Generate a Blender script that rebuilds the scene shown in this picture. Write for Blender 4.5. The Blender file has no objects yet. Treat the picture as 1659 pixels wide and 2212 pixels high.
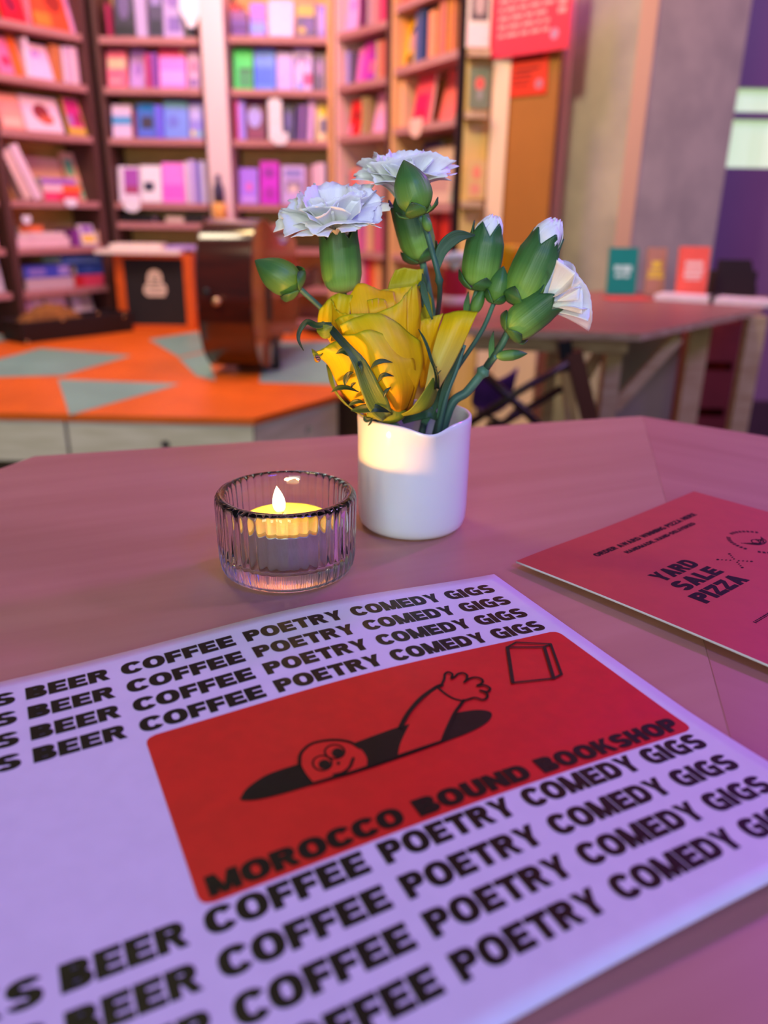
import bpy, bmesh, math, random
from mathutils import Vector, Matrix, Euler
from mathutils.geometry import tessellate_polygon

random.seed(7)
scn = bpy.context.scene
COL = scn.collection
PI = math.pi

# ------------------------------------------------------------------ camera
F, CX, CY = 1690.0, 829.5, 1106.0
CAM = Vector((0, 0, 0.90))
PIT, ROLL = math.radians(21.0), math.radians(0.9)
FW = Vector((0, math.cos(PIT), -math.sin(PIT)))
R0, U0 = Vector((1, 0, 0)), Vector((0, math.sin(PIT), math.cos(PIT)))
RT = R0 * math.cos(ROLL) + U0 * math.sin(ROLL)
UP = U0 * math.cos(ROLL) - R0 * math.sin(ROLL)
cd = bpy.data.cameras.new('camera')
cam = bpy.data.objects.new('camera', cd)
COL.objects.link(cam)
cam.matrix_world = Matrix(((RT.x, UP.x, -FW.x, CAM.x), (RT.y, UP.y, -FW.y, CAM.y), (RT.z, UP.z, -FW.z, CAM.z), (0, 0, 0, 1)))
cd.sensor_fit = 'VERTICAL'
cd.sensor_height = 36.0
cd.sensor_width = 27.0
cd.lens = 36.0 * F / 2212.0
cd.clip_start, cd.clip_end = 0.02, 60
cd.dof.use_dof = True
cd.dof.focus_distance = 0.318
cd.dof.aperture_fstop = 7.2
scn.camera = cam

# ------------------------------------------------------------------ view, world, lights
scn.view_settings.view_transform = 'Standard'
scn.view_settings.look = 'None'
scn.view_settings.exposure = 0.0
scn.view_settings.gamma = 1.0
scn.view_settings.use_curve_mapping = False
scn.cycles.max_bounces = 14
scn.cycles.transmission_bounces = 12
scn.cycles.transparent_max_bounces = 12
scn.cycles.caustics_reflective = True
scn.cycles.caustics_refractive = True
scn.cycles.blur_glossy = 0.1
scn.cycles.sample_clamp_indirect = 4.0
scn.cycles.use_denoising = True

world = bpy.data.worlds.new('world')
scn.world = world
world.use_nodes = True
bgn = world.node_tree.nodes['Background']
bgn.inputs[0].default_value = (0.62, 0.55, 0.74, 1)
bgn.inputs[1].default_value = 0.15


def look(o, tgt):
    o.rotation_euler = (Vector(tgt) - o.location).to_track_quat('-Z', 'Y').to_euler()


def area(name, loc, tgt, size, power, col, size_y=None, spread=None):
    l = bpy.data.lights.new(name, 'AREA')
    l.size = size
    if size_y:
        l.shape = 'RECTANGLE'
        l.size_y = size_y
    l.energy = power
    l.color = col
    if spread:
        l.spread = math.radians(spread)
    o = bpy.data.objects.new(name, l)
    o.location = loc
    COL.objects.link(o)
    look(o, tgt)
    return o


def spot(name, loc, tgt, power, col, ang, blend=0.6, rad=0.08):
    l = bpy.data.lights.new(name, 'SPOT')
    l.energy, l.color, l.spot_size, l.spot_blend, l.shadow_soft_size = power, col, math.radians(ang), blend, rad
    o = bpy.data.objects.new(name, l)
    o.location = loc
    COL.objects.link(o)
    look(o, tgt)
    return o


# coloured lamps of the shop: violet spots behind the jug, washes on the shelves, warm pendants; plus an added fill on the bouquet
LAMPS = [
    ('spot', 'violet_spot', (1.55, 1.75, 2.35), (-0.10, 0.28, 0.76), 84, (0.52, 0.02, 1), 26, 0.09),
    ('area', 'violet_flood', (0.9, -0.9, 2.3), (0.08, 0.22, 0.75), 19, (0.06, 0.06, 1), 0.5),
    ('area', 'shelf_wash_pink', (-1.3, 2.4, 2.75), (-1.5, 3.7, 1.1), 17, (1, 0.85, 0.6), 0.5),
    ('area', 'shelf_wash_violet', (-0.45, 2.5, 2.75), (-0.62, 3.8, 1.2), 21, (0.38, 0.06, 1), 0.5),
    ('area', 'shelf_wash_orange', (0.5, 2.0, 2.75), (0.2, 3.3, 1.2), 18, (1, 0.2, 0.05), 0.5),
    ('area', 'room_pendant', (-0.7, 1.2, 2.9), (-0.7, 2.6, 0.4), 11, (1, 0.9, 0.34), 0.36),
    ('area', 'window_light', (-0.55, -2.3, 1.28), (-0.4, 2.4, 0.8), 32, (0.80, 1, 0.88), 1.1),
    ('spot', 'column_spot', (-0.35, 1.35, 2.45), (0.66, 2.9, 0.9), 116, (0.88, 1, 0.66), 60, 0.12),
    ('spot', 'stage_spot', (-1.0, 0.9, 2.4), (-0.85, 2.2, 0.36), 76, (1, 0.96, 0.64), 52, 0.12),
    ('area', 'shelf_warm', (-0.6, 2.75, 2.1), (-0.6, 3.8, 0.95), 15, (1, 0.70, 0.32), 0.4),
    ('spot', 'bouquet_fill', (0.28, -1.2, 1.55), (0.02, 0.37, 0.888), 34, (0.95, 1, 1), 7, 0.05),  # added fill light to brighten the flowers, not one of the shop's lamps
    ('area', 'magenta_side', (2.6, 0.9, 2.4), (1.2, 2.8, 1.0), 38, (0.62, 0.4, 1), 0.5),
]
for q in LAMPS:
    if q[0] == 'spot':
        spot(q[1], q[2], q[3], q[4], q[5], q[6], 0.8, q[7])
    else:
        area(q[1], q[2], q[3], q[6], q[4], q[5])


# ------------------------------------------------------------------ helpers
def lin(c):
    out = []
    for v in c:
        v = v / 255.0
        out.append(v / 12.92 if v <= 0.04045 else ((v + 0.055) / 1.055) ** 2.4)
    return (out[0], out[1], out[2], 1.0)


MATS = {}


def mat(name, rgb, rough=0.55, metal=0.0, var=0.06, scale=30.0, bump=0.0, stretch=(1, 1, 1), rgb2=None, coat=0.0,
        trans=0.0, emit=None, estr=0.0, coord='Object', subsurf=0.0, spec=0.5, ior=1.45, detail=4.0, ramp=(0.35, 0.65)):
    if name in MATS:
        return MATS[name]
    m = bpy.data.materials.new(name)
    m.use_nodes = True
    nt = m.node_tree
    b = nt.nodes['Principled BSDF']
    b.inputs['Roughness'].default_value = rough
    b.inputs['Metallic'].default_value = metal
    b.inputs['Coat Weight'].default_value = coat
    b.inputs['Coat Roughness'].default_value = 0.06
    b.inputs['Transmission Weight'].default_value = trans
    b.inputs['IOR'].default_value = ior
    b.inputs['Specular IOR Level'].default_value = spec
    if subsurf:
        b.inputs['Subsurface Weight'].default_value = subsurf
        b.inputs['Subsurface Radius'].default_value = (0.006, 0.003, 0.001)
        b.inputs['Subsurface Scale'].default_value = 1.0
    if emit:
        b.inputs['Emission Color'].default_value = lin(emit)
        b.inputs['Emission Strength'].default_value = estr
    c = lin(rgb)
    if rgb2 is None:
        c1 = [max(0, v * (1 - var)) for v in c[:3]] + [1]
        c2 = [min(1, v * (1 + var)) for v in c[:3]] + [1]
    else:
        c1, c2 = c, lin(rgb2)
    tc = nt.nodes.new('ShaderNodeTexCoord')
    mp = nt.nodes.new('ShaderNodeMapping')
    mp.inputs['Scale'].default_value = stretch
    nz = nt.nodes.new('ShaderNodeTexNoise')
    nz.inputs['Scale'].default_value = scale
    nz.inputs['Detail'].default_value = detail
    rp = nt.nodes.new('ShaderNodeValToRGB')
    rp.color_ramp.elements[0].position, rp.color_ramp.elements[1].position = ramp
    rp.color_ramp.elements[0].color, rp.color_ramp.elements[1].color = c1, c2
    L = nt.links.new
    L(tc.outputs[coord], mp.inputs[0])
    L(mp.outputs[0], nz.inputs['Vector'])
    L(nz.outputs['Fac'], rp.inputs[0])
    L(rp.outputs[0], b.inputs['Base Color'])
    if bump:
        bp = nt.nodes.new('ShaderNodeBump')
        bp.inputs['Strength'].default_value = bump
        bp.inputs['Distance'].default_value = 0.002
        L(nz.outputs['Fac'], bp.inputs['Height'])
        L(bp.outputs[0], b.inputs['Normal'])
    MATS[name] = m
    return m


def colmat(rgb, rough=0.5):
    return mat('paint_%02x%02x%02x' % tuple(int(v) for v in rgb), rgb, rough, var=0.05, scale=60)


def grad_mat(name, stops, rough=0.45, translucent=0.0, streak=0.12, streak_scale=(60, 4, 1), bump=0.15):
    """colour runs along the organ's own length (mesh attribute 'along'), with fine lengthwise veins"""
    m = bpy.data.materials.new(name)
    m.use_nodes = True
    nt = m.node_tree
    b = nt.nodes['Principled BSDF']
    b.inputs['Roughness'].default_value = rough
    at = nt.nodes.new('ShaderNodeAttribute')
    at.attribute_name = 'along'
    sp = nt.nodes.new('ShaderNodeSeparateXYZ')
    rp = nt.nodes.new('ShaderNodeValToRGB')
    els = rp.color_ramp.elements
    while len(els) < len(stops):
        els.new(0.5)
    for e, (p, c) in zip(els, stops):
        e.position, e.color = p, lin(c)
    mp = nt.nodes.new('ShaderNodeMapping')
    mp.inputs['Scale'].default_value = streak_scale
    nz = nt.nodes.new('ShaderNodeTexNoise')
    nz.inputs['Scale'].default_value = 1.0
    nz.inputs['Detail'].default_value = 3
    hs = nt.nodes.new('ShaderNodeHueSaturation')
    mr = nt.nodes.new('ShaderNodeMapRange')
    mr.inputs['To Min'].default_value, mr.inputs['To Max'].default_value = 1 - streak * 2, 1 + streak * 2
    L = nt.links.new
    L(at.outputs['Vector'], sp.inputs[0])
    L(sp.outputs['Y'], rp.inputs[0])
    L(at.outputs['Vector'], mp.inputs[0])
    L(mp.outputs[0], nz.inputs['Vector'])
    L(nz.outputs['Fac'], mr.inputs['Value'])
    L(mr.outputs[0], hs.inputs['Value'])
    L(rp.outputs[0], hs.inputs['Color'])
    L(hs.outputs[0], b.inputs['Base Color'])
    bp = nt.nodes.new('ShaderNodeBump')
    bp.inputs['Strength'].default_value = bump
    bp.inputs['Distance'].default_value = 0.0006
    L(nz.outputs['Fac'], bp.inputs['Height'])
    L(bp.outputs[0], b.inputs['Normal'])
    if translucent:
        tr = nt.nodes.new('ShaderNodeBsdfTranslucent')
        L(hs.outputs[0], tr.inputs[0])
        mx = nt.nodes.new('ShaderNodeMixShader')
        mx.inputs[0].default_value = translucent
        L(b.outputs[0], mx.inputs[1])
        L(tr.outputs[0], mx.inputs[2])
        L(mx.outputs[0], nt.nodes['Material Output'].inputs[0])
    MATS[name] = m
    return m


def ray(px, py):
    return FW + RT * ((px - CX) / F) - UP * ((py - CY) / F)


def onz(px, py, z):
    d = ray(px, py)
    return CAM + d * ((z - CAM.z) / d.z)


def ony(px, py, y):
    d = ray(px, py)
    return CAM + d * (y / d.y)


class MB:
    """collects shapes, builds ONE mesh object"""

    def __init__(s):
        s.v, s.f, s.m, s.a, s.sm = [], [], [], [], []

    def vert(s, p, at=(0, 0)):
        s.v.append(tuple(p))
        s.a.append(at)
        return len(s.v) - 1

    def face(s, idx, m=0, smooth=False):
        s.f.append(tuple(idx))
        s.m.append(m)
        s.sm.append(smooth)

    def poly(s, pts, m=0):
        s.face([s.vert(p) for p in pts], m)

    def box(s, lo, hi, m=0, M=None):
        x0, y0, z0 = lo
        x1, y1, z1 = hi
        P = [Vector(p) for p in ((x0, y0, z0), (x1, y0, z0), (x1, y1, z0), (x0, y1, z0), (x0, y0, z1), (x1, y0, z1), (x1, y1, z1), (x0, y1, z1))]
        if M is not None:
            P = [M @ p for p in P]
        k = [s.vert(p) for p in P]
        for q in ((3, 2, 1, 0), (4, 5, 6, 7), (0, 1, 5, 4), (1, 2, 6, 5), (2, 3, 7, 6), (3, 0, 4, 7)):
            s.face([k[i] for i in q], m)

    def prism(s, outline, z0, z1, m=0, M=None, mtop=None):
        """outline: 2D counter-clockwise list, extruded along z"""
        n = len(outline)
        T = M if M is not None else Matrix.Identity(4)
        lo = [s.vert(T @ Vector((x, y, z0))) for x, y in outline]
        hi = [s.vert(T @ Vector((x, y, z1))) for x, y in outline]
        for i in range(n):
            j = (i + 1) % n
            s.face((lo[i], lo[j], hi[j], hi[i]), m)
        tris = tessellate_polygon([[Vector((x, y, 0)) for x, y in outline]])
        for t in tris:
            a, b, c = t
            ax, ay = outline[a]; bx, by = outline[b]; cx, cy = outline[c]
            if (bx - ax) * (cy - ay) - (by - ay) * (cx - ax) < 0:
                a, c = c, a
            s.face((hi[a], hi[b], hi[c]), m if mtop is None else mtop)
            s.face((lo[c], lo[b], lo[a]), m)

    def tube(s, pts, rad, n=10, m=0, cap=True, attr=True):
        pts = [Vector(p) for p in pts]
        if not hasattr(rad, '__len__'):
            rad = [rad] * len(pts)
        rings = []
        ref = None
        for i, p in enumerate(pts):
            t = (pts[min(i + 1, len(pts) - 1)] - pts[max(i - 1, 0)]).normalized()
            if ref is None:
                ref = Vector((0, 0, 1)) if abs(t.z) < 0.9 else Vector((1, 0, 0))
            x = (ref - t * ref.dot(t)).normalized()
            ref = x
            y = t.cross(x)
            rings.append([s.vert(p + (x * math.cos(2 * PI * k / n) + y * math.sin(2 * PI * k / n)) * rad[i], (k / n, i / (len(pts) - 1))) for k in range(n)])
        for a, b in zip(rings, rings[1:]):
            for k in range(n):
                s.face((a[k], a[(k + 1) % n], b[(k + 1) % n], b[k]), m, True)
        if cap:
            s.face(rings[0][::-1], m)
            s.face(rings[-1], m)

    def bar(s, a, b, w, h, m=0, up=(0, 0, 1)):
        a, b = Vector(a), Vector(b)
        t = (b - a).normalized()
        x = t.cross(Vector(up)).normalized()
        y = x.cross(t)
        k = []
        for p in (a, b):
            for sx, sy in ((-1, -1), (1, -1), (1, 1), (-1, 1)):
                k.append(s.vert(p + x * sx * w / 2 + y * sy * h / 2))
        for q in ((3, 2, 1, 0), (4, 5, 6, 7), (0, 1, 5, 4), (1, 2, 6, 5), (2, 3, 7, 6), (3, 0, 4, 7)):
            s.face([k[i] for i in q], m)

    def lathe(s, prof, n=48, m=0, axis=None, close=False, mod=None, smooth=True):
        """prof: list of (r, z); axis: matrix; mod(r, z, phi) -> r"""
        T = axis if axis is not None else Matrix.Identity(4)
        rings = []
        for i, (r, z) in enumerate(prof):
            ring = []
            for k in range(n):
                ph = 2 * PI * k / n
                rr = mod(r, z, ph, i) if mod else r
                ring.append(s.vert(T @ Vector((rr * math.cos(ph), rr * math.sin(ph), z)), (k / n, i / max(1, len(prof) - 1))))
            rings.append(ring)
        pairs = list(zip(rings, rings[1:]))
        if close:
            pairs.append((rings[-1], rings[0]))
        for a, b in pairs:
            for k in range(n):
                s.face((a[k], a[(k + 1) % n], b[(k + 1) % n], b[k]), m, smooth)
        if not close:
            if prof[0][0] > 1e-7:
                s.face(rings[0][::-1], m)
            if prof[-1][0] > 1e-7:
                s.face(rings[-1], m)

    def ball(s, c, r, nu=20, nv=12, m=0, M=None, sc=(1, 1, 1)):
        prof = [(math.sin(PI * i / nv) * r, -math.cos(PI * i / nv) * r) for i in range(nv + 1)]
        T = Matrix.Translation(Vector(c)) @ (M if M is not None else Matrix.Identity(4)) @ Matrix.Diagonal((*sc, 1))
        s.lathe([(max(a, 1e-8), b) for a, b in prof], nu, m, T)

    def grid(s, fn, nu, nv, m=0, thick=0.0, smooth=True):
        """fn(u, v) -> point; if thick, a solid sheet"""
        P = [[Vector(fn(i / nu, j / nv)) for i in range(nu + 1)] for j in range(nv + 1)]

        def nrm(i, j):
            a = P[j][min(i + 1, nu)] - P[j][max(i - 1, 0)]
            b = P[min(j + 1, nv)][i] - P[max(j - 1, 0)][i]
            c = a.cross(b)
            return c.normalized() if c.length > 1e-12 else Vector((0, 0, 1))
        top = [[s.vert(P[j][i] + (nrm(i, j) * thick / 2 if thick else Vector()), (i / nu, j / nv)) for i in range(nu + 1)] for j in range(nv + 1)]
        for j in range(nv):
            for i in range(nu):
                s.face((top[j][i], top[j][i + 1], top[j + 1][i + 1], top[j + 1][i]), m, smooth)
        if thick:
            bot = [[s.vert(P[j][i] - nrm(i, j) * thick / 2, (i / nu, j / nv)) for i in range(nu + 1)] for j in range(nv + 1)]
            for j in range(nv):
                for i in range(nu):
                    s.face((bot[j + 1][i], bot[j + 1][i + 1], bot[j][i + 1], bot[j][i]), m, smooth)
            edge = [(0, i) for i in range(nu)] + [(j, nu) for j in range(nv)] + [(nv, i) for i in range(nu, 0, -1)] + [(j, 0) for j in range(nv, 0, -1)]
            for q in range(len(edge)):
                a, b = edge[q], edge[(q + 1) % len(edge)]
                s.face((top[b[0]][b[1]], top[a[0]][a[1]], bot[a[0]][a[1]], bot[b[0]][b[1]]), m, smooth)

    def build(s, name, mats, parent=None, bevel=0.0, origin=None, local=False):
        me = bpy.data.meshes.new(name)
        O = Vector(origin) if origin is not None else Vector((0, 0, 0))
        me.from_pydata([tuple(Vector(p) - O) for p in s.v], [], s.f)
        if not isinstance(mats, (list, tuple)):
            mats = [mats]
        for m in mats:
            me.materials.append(m)
        me.polygons.foreach_set('material_index', s.m)
        me.polygons.foreach_set('use_smooth', s.sm)
        if any(a != (0, 0) for a in s.a):
            at = me.attributes.new('along', 'FLOAT_VECTOR', 'POINT')
            at.data.foreach_set('vector', [c for a in s.a for c in (a[0], a[1], 0.0)])
        me.update()
        o = bpy.data.objects.new(name, me)
        COL.objects.link(o)
        if origin is not None:
            o.location = O
        if parent is not None:
            o.parent = parent
            if not local:
                # geometry given in world space: a root's placement is undone; a part above already is
                if parent.parent is None:
                    o.matrix_parent_inverse = Matrix.Translation(-parent.location)
        if bevel:
            md = o.modifiers.new('bevel', 'BEVEL')
            md.width, md.segments, md.limit_method = bevel, 2, 'ANGLE'
        return o


def tag(o, label, cat, group=None):
    o['label'], o['category'] = label, cat
    if group:
        o['group'] = group
    return o


def thing(name, loc, label, cat, group=None):
    o = bpy.data.objects.new(name, None)
    o.empty_display_size = 0.02
    COL.objects.link(o)
    o.location = loc
    return tag(o, label, cat, group)


def struct(o):
    o['kind'] = 'structure'
    return o


def frame(p, zdir, xhint=(1, 0, 0)):
    z = Vector(zdir).normalized()
    x = Vector(xhint) - z * Vector(xhint).dot(z)
    if x.length < 1e-4:
        x = Vector((0, 1, 0)) - z * z.y
    x.normalize()
    y = z.cross(x)
    p = Vector(p)
    return Matrix(((x.x, y.x, z.x, p.x), (x.y, y.y, z.y, p.y), (x.z, y.z, z.z, p.z), (0, 0, 0, 1)))


def crom(P, t):
    """Catmull-Rom through list P (Vectors), t in 0..1"""
    n = len(P) - 1
    x = min(max(t, 0), 1) * n
    i = min(int(x), n - 1)
    f = x - i
    p1, p2 = P[i], P[i + 1]
    p0 = P[i - 1] if i > 0 else p1 * 2 - p2
    p3 = P[i + 2] if i + 2 <= n else p2 * 2 - p1
    return 0.5 * ((2 * p1) + (p2 - p0) * f + (2 * p0 - 5 * p1 + 4 * p2 - p3) * f * f + (3 * p1 - p0 - 3 * p2 + p3) * f ** 3)


def crs(V, t):
    return crom([Vector((a, 0, 0)) for a in V], t).x


# ------------------------------------------------------------------ lettering: heavy extended grotesque capitals drawn from strokes
SV, SH = 0.345, 0.262


def arc(cx, cy, rx, ry, tx, ty, a0, a1, n=14):
    out = []
    ex = 2 / 2.35

    def pt(a, r1, r2):
        c, q = math.cos(a), math.sin(a)
        return (cx + math.copysign(abs(c) ** ex, c) * r1, cy + math.copysign(abs(q) ** ex, q) * r2)
    for i in range(n):
        a = math.radians(a0 + (a1 - a0) * i / n)
        b = math.radians(a0 + (a1 - a0) * (i + 1) / n)
        out.append([pt(a, rx, ry), pt(b, rx, ry), pt(b, rx - tx, ry - ty), pt(a, rx - tx, ry - ty)])
    return out


def rect(x0, y0, x1, y1):
    return [[(x0, y0), (x1, y0), (x1, y1), (x0, y1)]]


def bowl(x0, x1, y0, y1):
    ry = (y1 - y0) / 2
    xm = x1 - max(ry, SV + 0.02) * 0.95
    return rect(x0, y1 - SH, xm, y1) + rect(x0, y0, xm, y0 + SH) + arc(xm, (y0 + y1) / 2, x1 - xm, ry, SV, SH, -90, 90, 10)


def glyph(ch):
    V, H = SV, SH
    if ch == 'A':
        return rect(.22, .2, .76, .2 + H * .85) + [[(0, 0), (V * 1.08, 0), (.60, 1), (.33, 1)], [(.98, 0), (.98 - V * 1.08, 0), (.38, 1), (.65, 1)]], .98
    if ch == 'B':
        return rect(0, 0, V, 1) + bowl(V, .84, .455, 1) + bowl(V, .9, 0, .545), .9
    if ch == 'C':
        return arc(.5, .5, .5, .515, V * 1.02, H, 31, 329, 22), .93
    if ch == 'D':
        return rect(0, 0, V, 1) + rect(V, 1 - H, .5, 1) + rect(V, 0, .5, H) + arc(.48, .5, .46, .5, V, H, -90, 90, 14), .94
    if ch == 'E':
        return rect(0, 0, V, 1) + rect(V, 1 - H, .8, 1) + rect(V, .5 - H * .48, .76, .5 + H * .48) + rect(V, 0, .82, H), .82
    if ch == 'F':
        return rect(0, 0, V, 1) + rect(V, 1 - H, .76, 1) + rect(V, .47 - H * .5, .72, .47 + H * .5), .76
    if ch == 'G':
        return arc(.5, .5, .5, .515, V * 1.02, H, 40, 300, 22) + rect(.52, .38, .98, .38 + H * .85) + rect(.98 - V * .85, 0, .98, .5), .98
    if ch == 'H':
        return rect(0, 0, V, 1) + rect(.9 - V, 0, .9, 1) + rect(V, .5 - H / 2, .9 - V, .5 + H / 2), .9
    if ch == 'I':
        return rect(0, 0, V, 1), V
    if ch == 'K':
        return rect(0, 0, V, 1) + [[(V, .28), (V, .58), (.60, 1), (.93, 1)], [(.36, .52), (.56, .72), (.98, 0), (.66, 0)]], .98
    if ch == 'L':
        return rect(0, 0, V, 1) + rect(V, 0, .76, H), .76
    if ch == 'M':
        return rect(0, 0, V * .92, 1) + rect(1.12 - V * .92, 0, 1.12, 1) + [[(0, 1), (.34, 1), (.68, 0), (.44, 0)], [(1.12, 1), (.78, 1), (.44, 0), (.68, 0)]], 1.12
    if ch == 'N':
        return rect(0, 0, V * .95, 1) + rect(.92 - V * .95, 0, .92, 1) + [[(0, 1), (.3, 1), (.92, 0), (.62, 0)]], .92
    if ch == 'O':
        return arc(.51, .5, .51, .515, V * 1.02, H, 0, 360, 30), 1.02
    if ch == 'P':
        return rect(0, 0, V, 1) + bowl(V, .87, .36, 1), .87
    if ch == 'R':
        return rect(0, 0, V, 1) + bowl(V, .88, .40, 1) + [[(.38, .45), (.70, .45), (.94, 0), (.62, 0)]], .94
    if ch == 'S':
        return arc(.44, .7, .43, .315, V, H, 18, 270, 18) + arc(.44, .3, .44, .315, V, H, -162, 90, 18), .88
    if ch == 'T':
        return rect(0, 1 - H, .86, 1) + rect(.43 - V / 2, 0, .43 + V / 2, 1 - H), .86
    if ch == 'U':
        return rect(0, .4, V, 1) + rect(.9 - V, .4, .9, 1) + arc(.45, .42, .45, .435, V, H, 180, 360, 14), .9
    if ch == 'V':
        return [[(0, 1), (.3, 1), (.6, 0), (.32, 0)], [(.92, 1), (.62, 1), (.32, 0), (.6, 0)]], .92
    if ch == 'W':
        return [[(0, 1), (.28, 1), (.5, 0), (.24, 0)], [(.5, 0), (.24, 0), (.52, 1), (.78, 1)], [(.8, 0), (1.06, 0), (.78, 1), (.52, 1)], [(1.3, 1), (1.02, 1), (.8, 0), (1.06, 0)]], 1.3
    if ch == 'Y':
        return [[(0, 1), (.32, 1), (.62, .38), (.33, .38)], [(.94, 1), (.62, 1), (.33, .38), (.62, .38)]] + rect(.475 - V / 2, 0, .475 + V / 2, .42), .94
    if ch == 'Z':
        return rect(.02, 1 - H, .82, 1) + rect(0, 0, .84, H) + [[(0, H), (.34, H), (.82, 1 - H), (.48, 1 - H)]], .84
    if ch == ',':
        return rect(0, 0, V * .9, .2) + [[(.1, 0), (V * .9, 0), (.08, -.2), (0, -.2)]], .26
    if ch == '-':
        return rect(0, .36, .42, .36 + H * .8), .42
    return [], 0.34


def text_polys(txt, x0, y0, cap, x1=None, gap=0.06):
    """polygons of a line of capitals from x0 (to x1 when given) on baseline y0"""
    run, x = [], 0.0
    for ch in txt:
        g, w = glyph(ch)
        for p in g:
            run.append([(a + x, b) for a, b in p])
        x += w + gap
    x -= gap
    sx = (x1 - x0) / x if x1 is not None else cap
    return [[(x0 + a * sx, y0 + b * cap) for a, b in p] for p in run]


def stroke_polys(pts, w, taper=None):
    out = []
    n = len(pts)
    for i in range(n - 1):
        (ax, ay), (bx, by) = pts[i], pts[i + 1]
        L = math.hypot(bx - ax, by - ay) or 1e-9
        nx, ny = -(by - ay) / L, (bx - ax) / L
        wa = (taper[i] if taper else w) / 2
        wb = (taper[i + 1] if taper else w) / 2
        out.append([(ax + nx * wa, ay + ny * wa), (ax - nx * wa, ay - ny * wa), (bx - nx * wb, by - ny * wb), (bx + nx * wb, by + ny * wb)])
    for i, (ax, ay) in enumerate(pts):
        r = (taper[i] if taper else w) / 2
        out.append([(ax + r * math.cos(k * PI / 5), ay + r * math.sin(k * PI / 5)) for k in range(10)])
    return out


def smooth2(pts, n=8):
    P = [Vector((a, b, 0)) for a, b in pts]
    N = n * (len(P) - 1)
    return [(q.x, q.y) for q in (crom(P, i / N) for i in range(N + 1))]


def fill_polys(pts):
    tris = tessellate_polygon([[Vector((a, b, 0)) for a, b in pts]])
    return [[pts[i] for i in t] for t in tris]


def ellipse_pts(cx, cy, rx, ry, n=28, rot=0.0):
    c, q = math.cos(rot), math.sin(rot)
    return [(cx + rx * math.cos(2 * PI * k / n) * c - ry * math.sin(2 * PI * k / n) * q, cy + rx * math.cos(2 * PI * k / n) * q + ry * math.sin(2 * PI * k / n) * c) for k in range(n)]


def split_poly(p, lim):
    """cut a flat polygon until its pieces follow a bent sheet"""
    todo = [p] if len(p) == 3 else [[p[0], p[i], p[i + 1]] for i in range(1, len(p) - 1)]
    out = []
    while todo:
        t = todo.pop()
        L = [math.dist(t[i], t[(i + 1) % 3]) for i in range(3)]
        k = L.index(max(L))
        if L[k] <= lim:
            out.append(t)
            continue
        a, b, c = t[k], t[(k + 1) % 3], t[(k + 2) % 3]
        m = ((a[0] + b[0]) / 2, (a[1] + b[1]) / 2)
        todo += [[a, m, c], [m, b, c]]
    return out


def ink(polys, surf, lift, lim=5.0):
    mb = MB()
    for p0_ in polys:
        big = max(math.dist(p0_[i], p0_[(i + 1) % len(p0_)]) for i in range(len(p0_))) > lim * 1.6
        for p in (split_poly(p0_, lim) if big else [p0_]):
            ar = sum(p[i][0] * p[(i + 1) % len(p)][1] - p[(i + 1) % len(p)][0] * p[i][1] for i in range(len(p)))
            mb.poly([surf(x, y, lift) for x, y in (p if ar > 0 else p[::-1])])
    return mb

# ================================================================== THE SETTING
floor_m = mat('floor_wood', (92, 70, 56), 0.45, scale=3, stretch=(1, 12, 1), rgb2=(66, 50, 42), bump=0.1)
plaster = mat('plaster', (150, 130, 120), 0.85, scale=5, var=0.12)
concrete = mat('concrete', (186, 168, 150), 0.88, scale=7, rgb2=(166, 150, 136), bump=0.25, detail=9)
ply = mat('plywood', (206, 172, 128), 0.5, scale=5, stretch=(2, 2, 14), rgb2=(186, 148, 104), bump=0.05)
ply_edge = mat('plywood_edge', (214, 178, 142), 0.6, scale=8, stretch=(3, 3, 60), rgb2=(150, 108, 76))
steel_dark = mat('dark_steel', (38, 24, 24), 0.4, metal=0.6)
purple_wall = mat('purple_wall', (124, 80, 124), 0.5, scale=2, var=0.08)

mb = MB(); mb.box((-5, -3, -0.05), (5, 6, 0)); struct(mb.build('floor', floor_m))
mb = MB(); mb.box((-5, 4.35, 0), (5, 4.45, 3.4)); struct(mb.build('wall_back', plaster))
mb = MB(); mb.box((-2.9, 0.6, 0), (-2.8, 4.35, 3.4)); struct(mb.build('wall_left', plaster))
# purple glazed wall beyond the column
wz0, wz1, wzb = ony(1610, 364, 3.40).z, ony(1610, 192, 3.40).z, ony(1610, 250, 3.37).z
wx = ony(1550, 280, 3.40).x
mb = MB(); mb.box((1.28, 3.35, 0), (3.6, 3.45, wz0)); mb.box((1.28, 3.35, wz1), (3.6, 3.45, 3.4)); mb.box((2.7, 3.35, wz0), (3.6, 3.45, wz1))
mb.box((1.28, 3.35, wz0), (wx, 3.45, wz1))
struct(mb.build('wall_right', purple_wall))
mb = MB(); mb.box((1.28, 3.30, 0), (3.6, 3.35, 0.16)); struct(mb.build('baseboard_right', mat('dark_plum', (60, 30, 52), 0.6)))
glow = mat('lit_pane', (220, 235, 205), 0.3, emit=(214, 244, 190), estr=0.66, scale=6, stretch=(9, 1, 0.4), var=0.15)
wd = thing('window_1', (2.05, 3.4, 1.0), 'lit window', 'window')
del wd['label'], wd['category']
struct(wd)
mb = MB(); mb.box((wx, 3.40, wz0), (2.7, 3.42, wz1)); mb.build('pane', glow, wd)
mb = MB(); mb.box((wx, 3.36, wzb - .012), (2.7, 3.40, wzb + .012)); mb.build('glazing_bar', purple_wall, wd)

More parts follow.
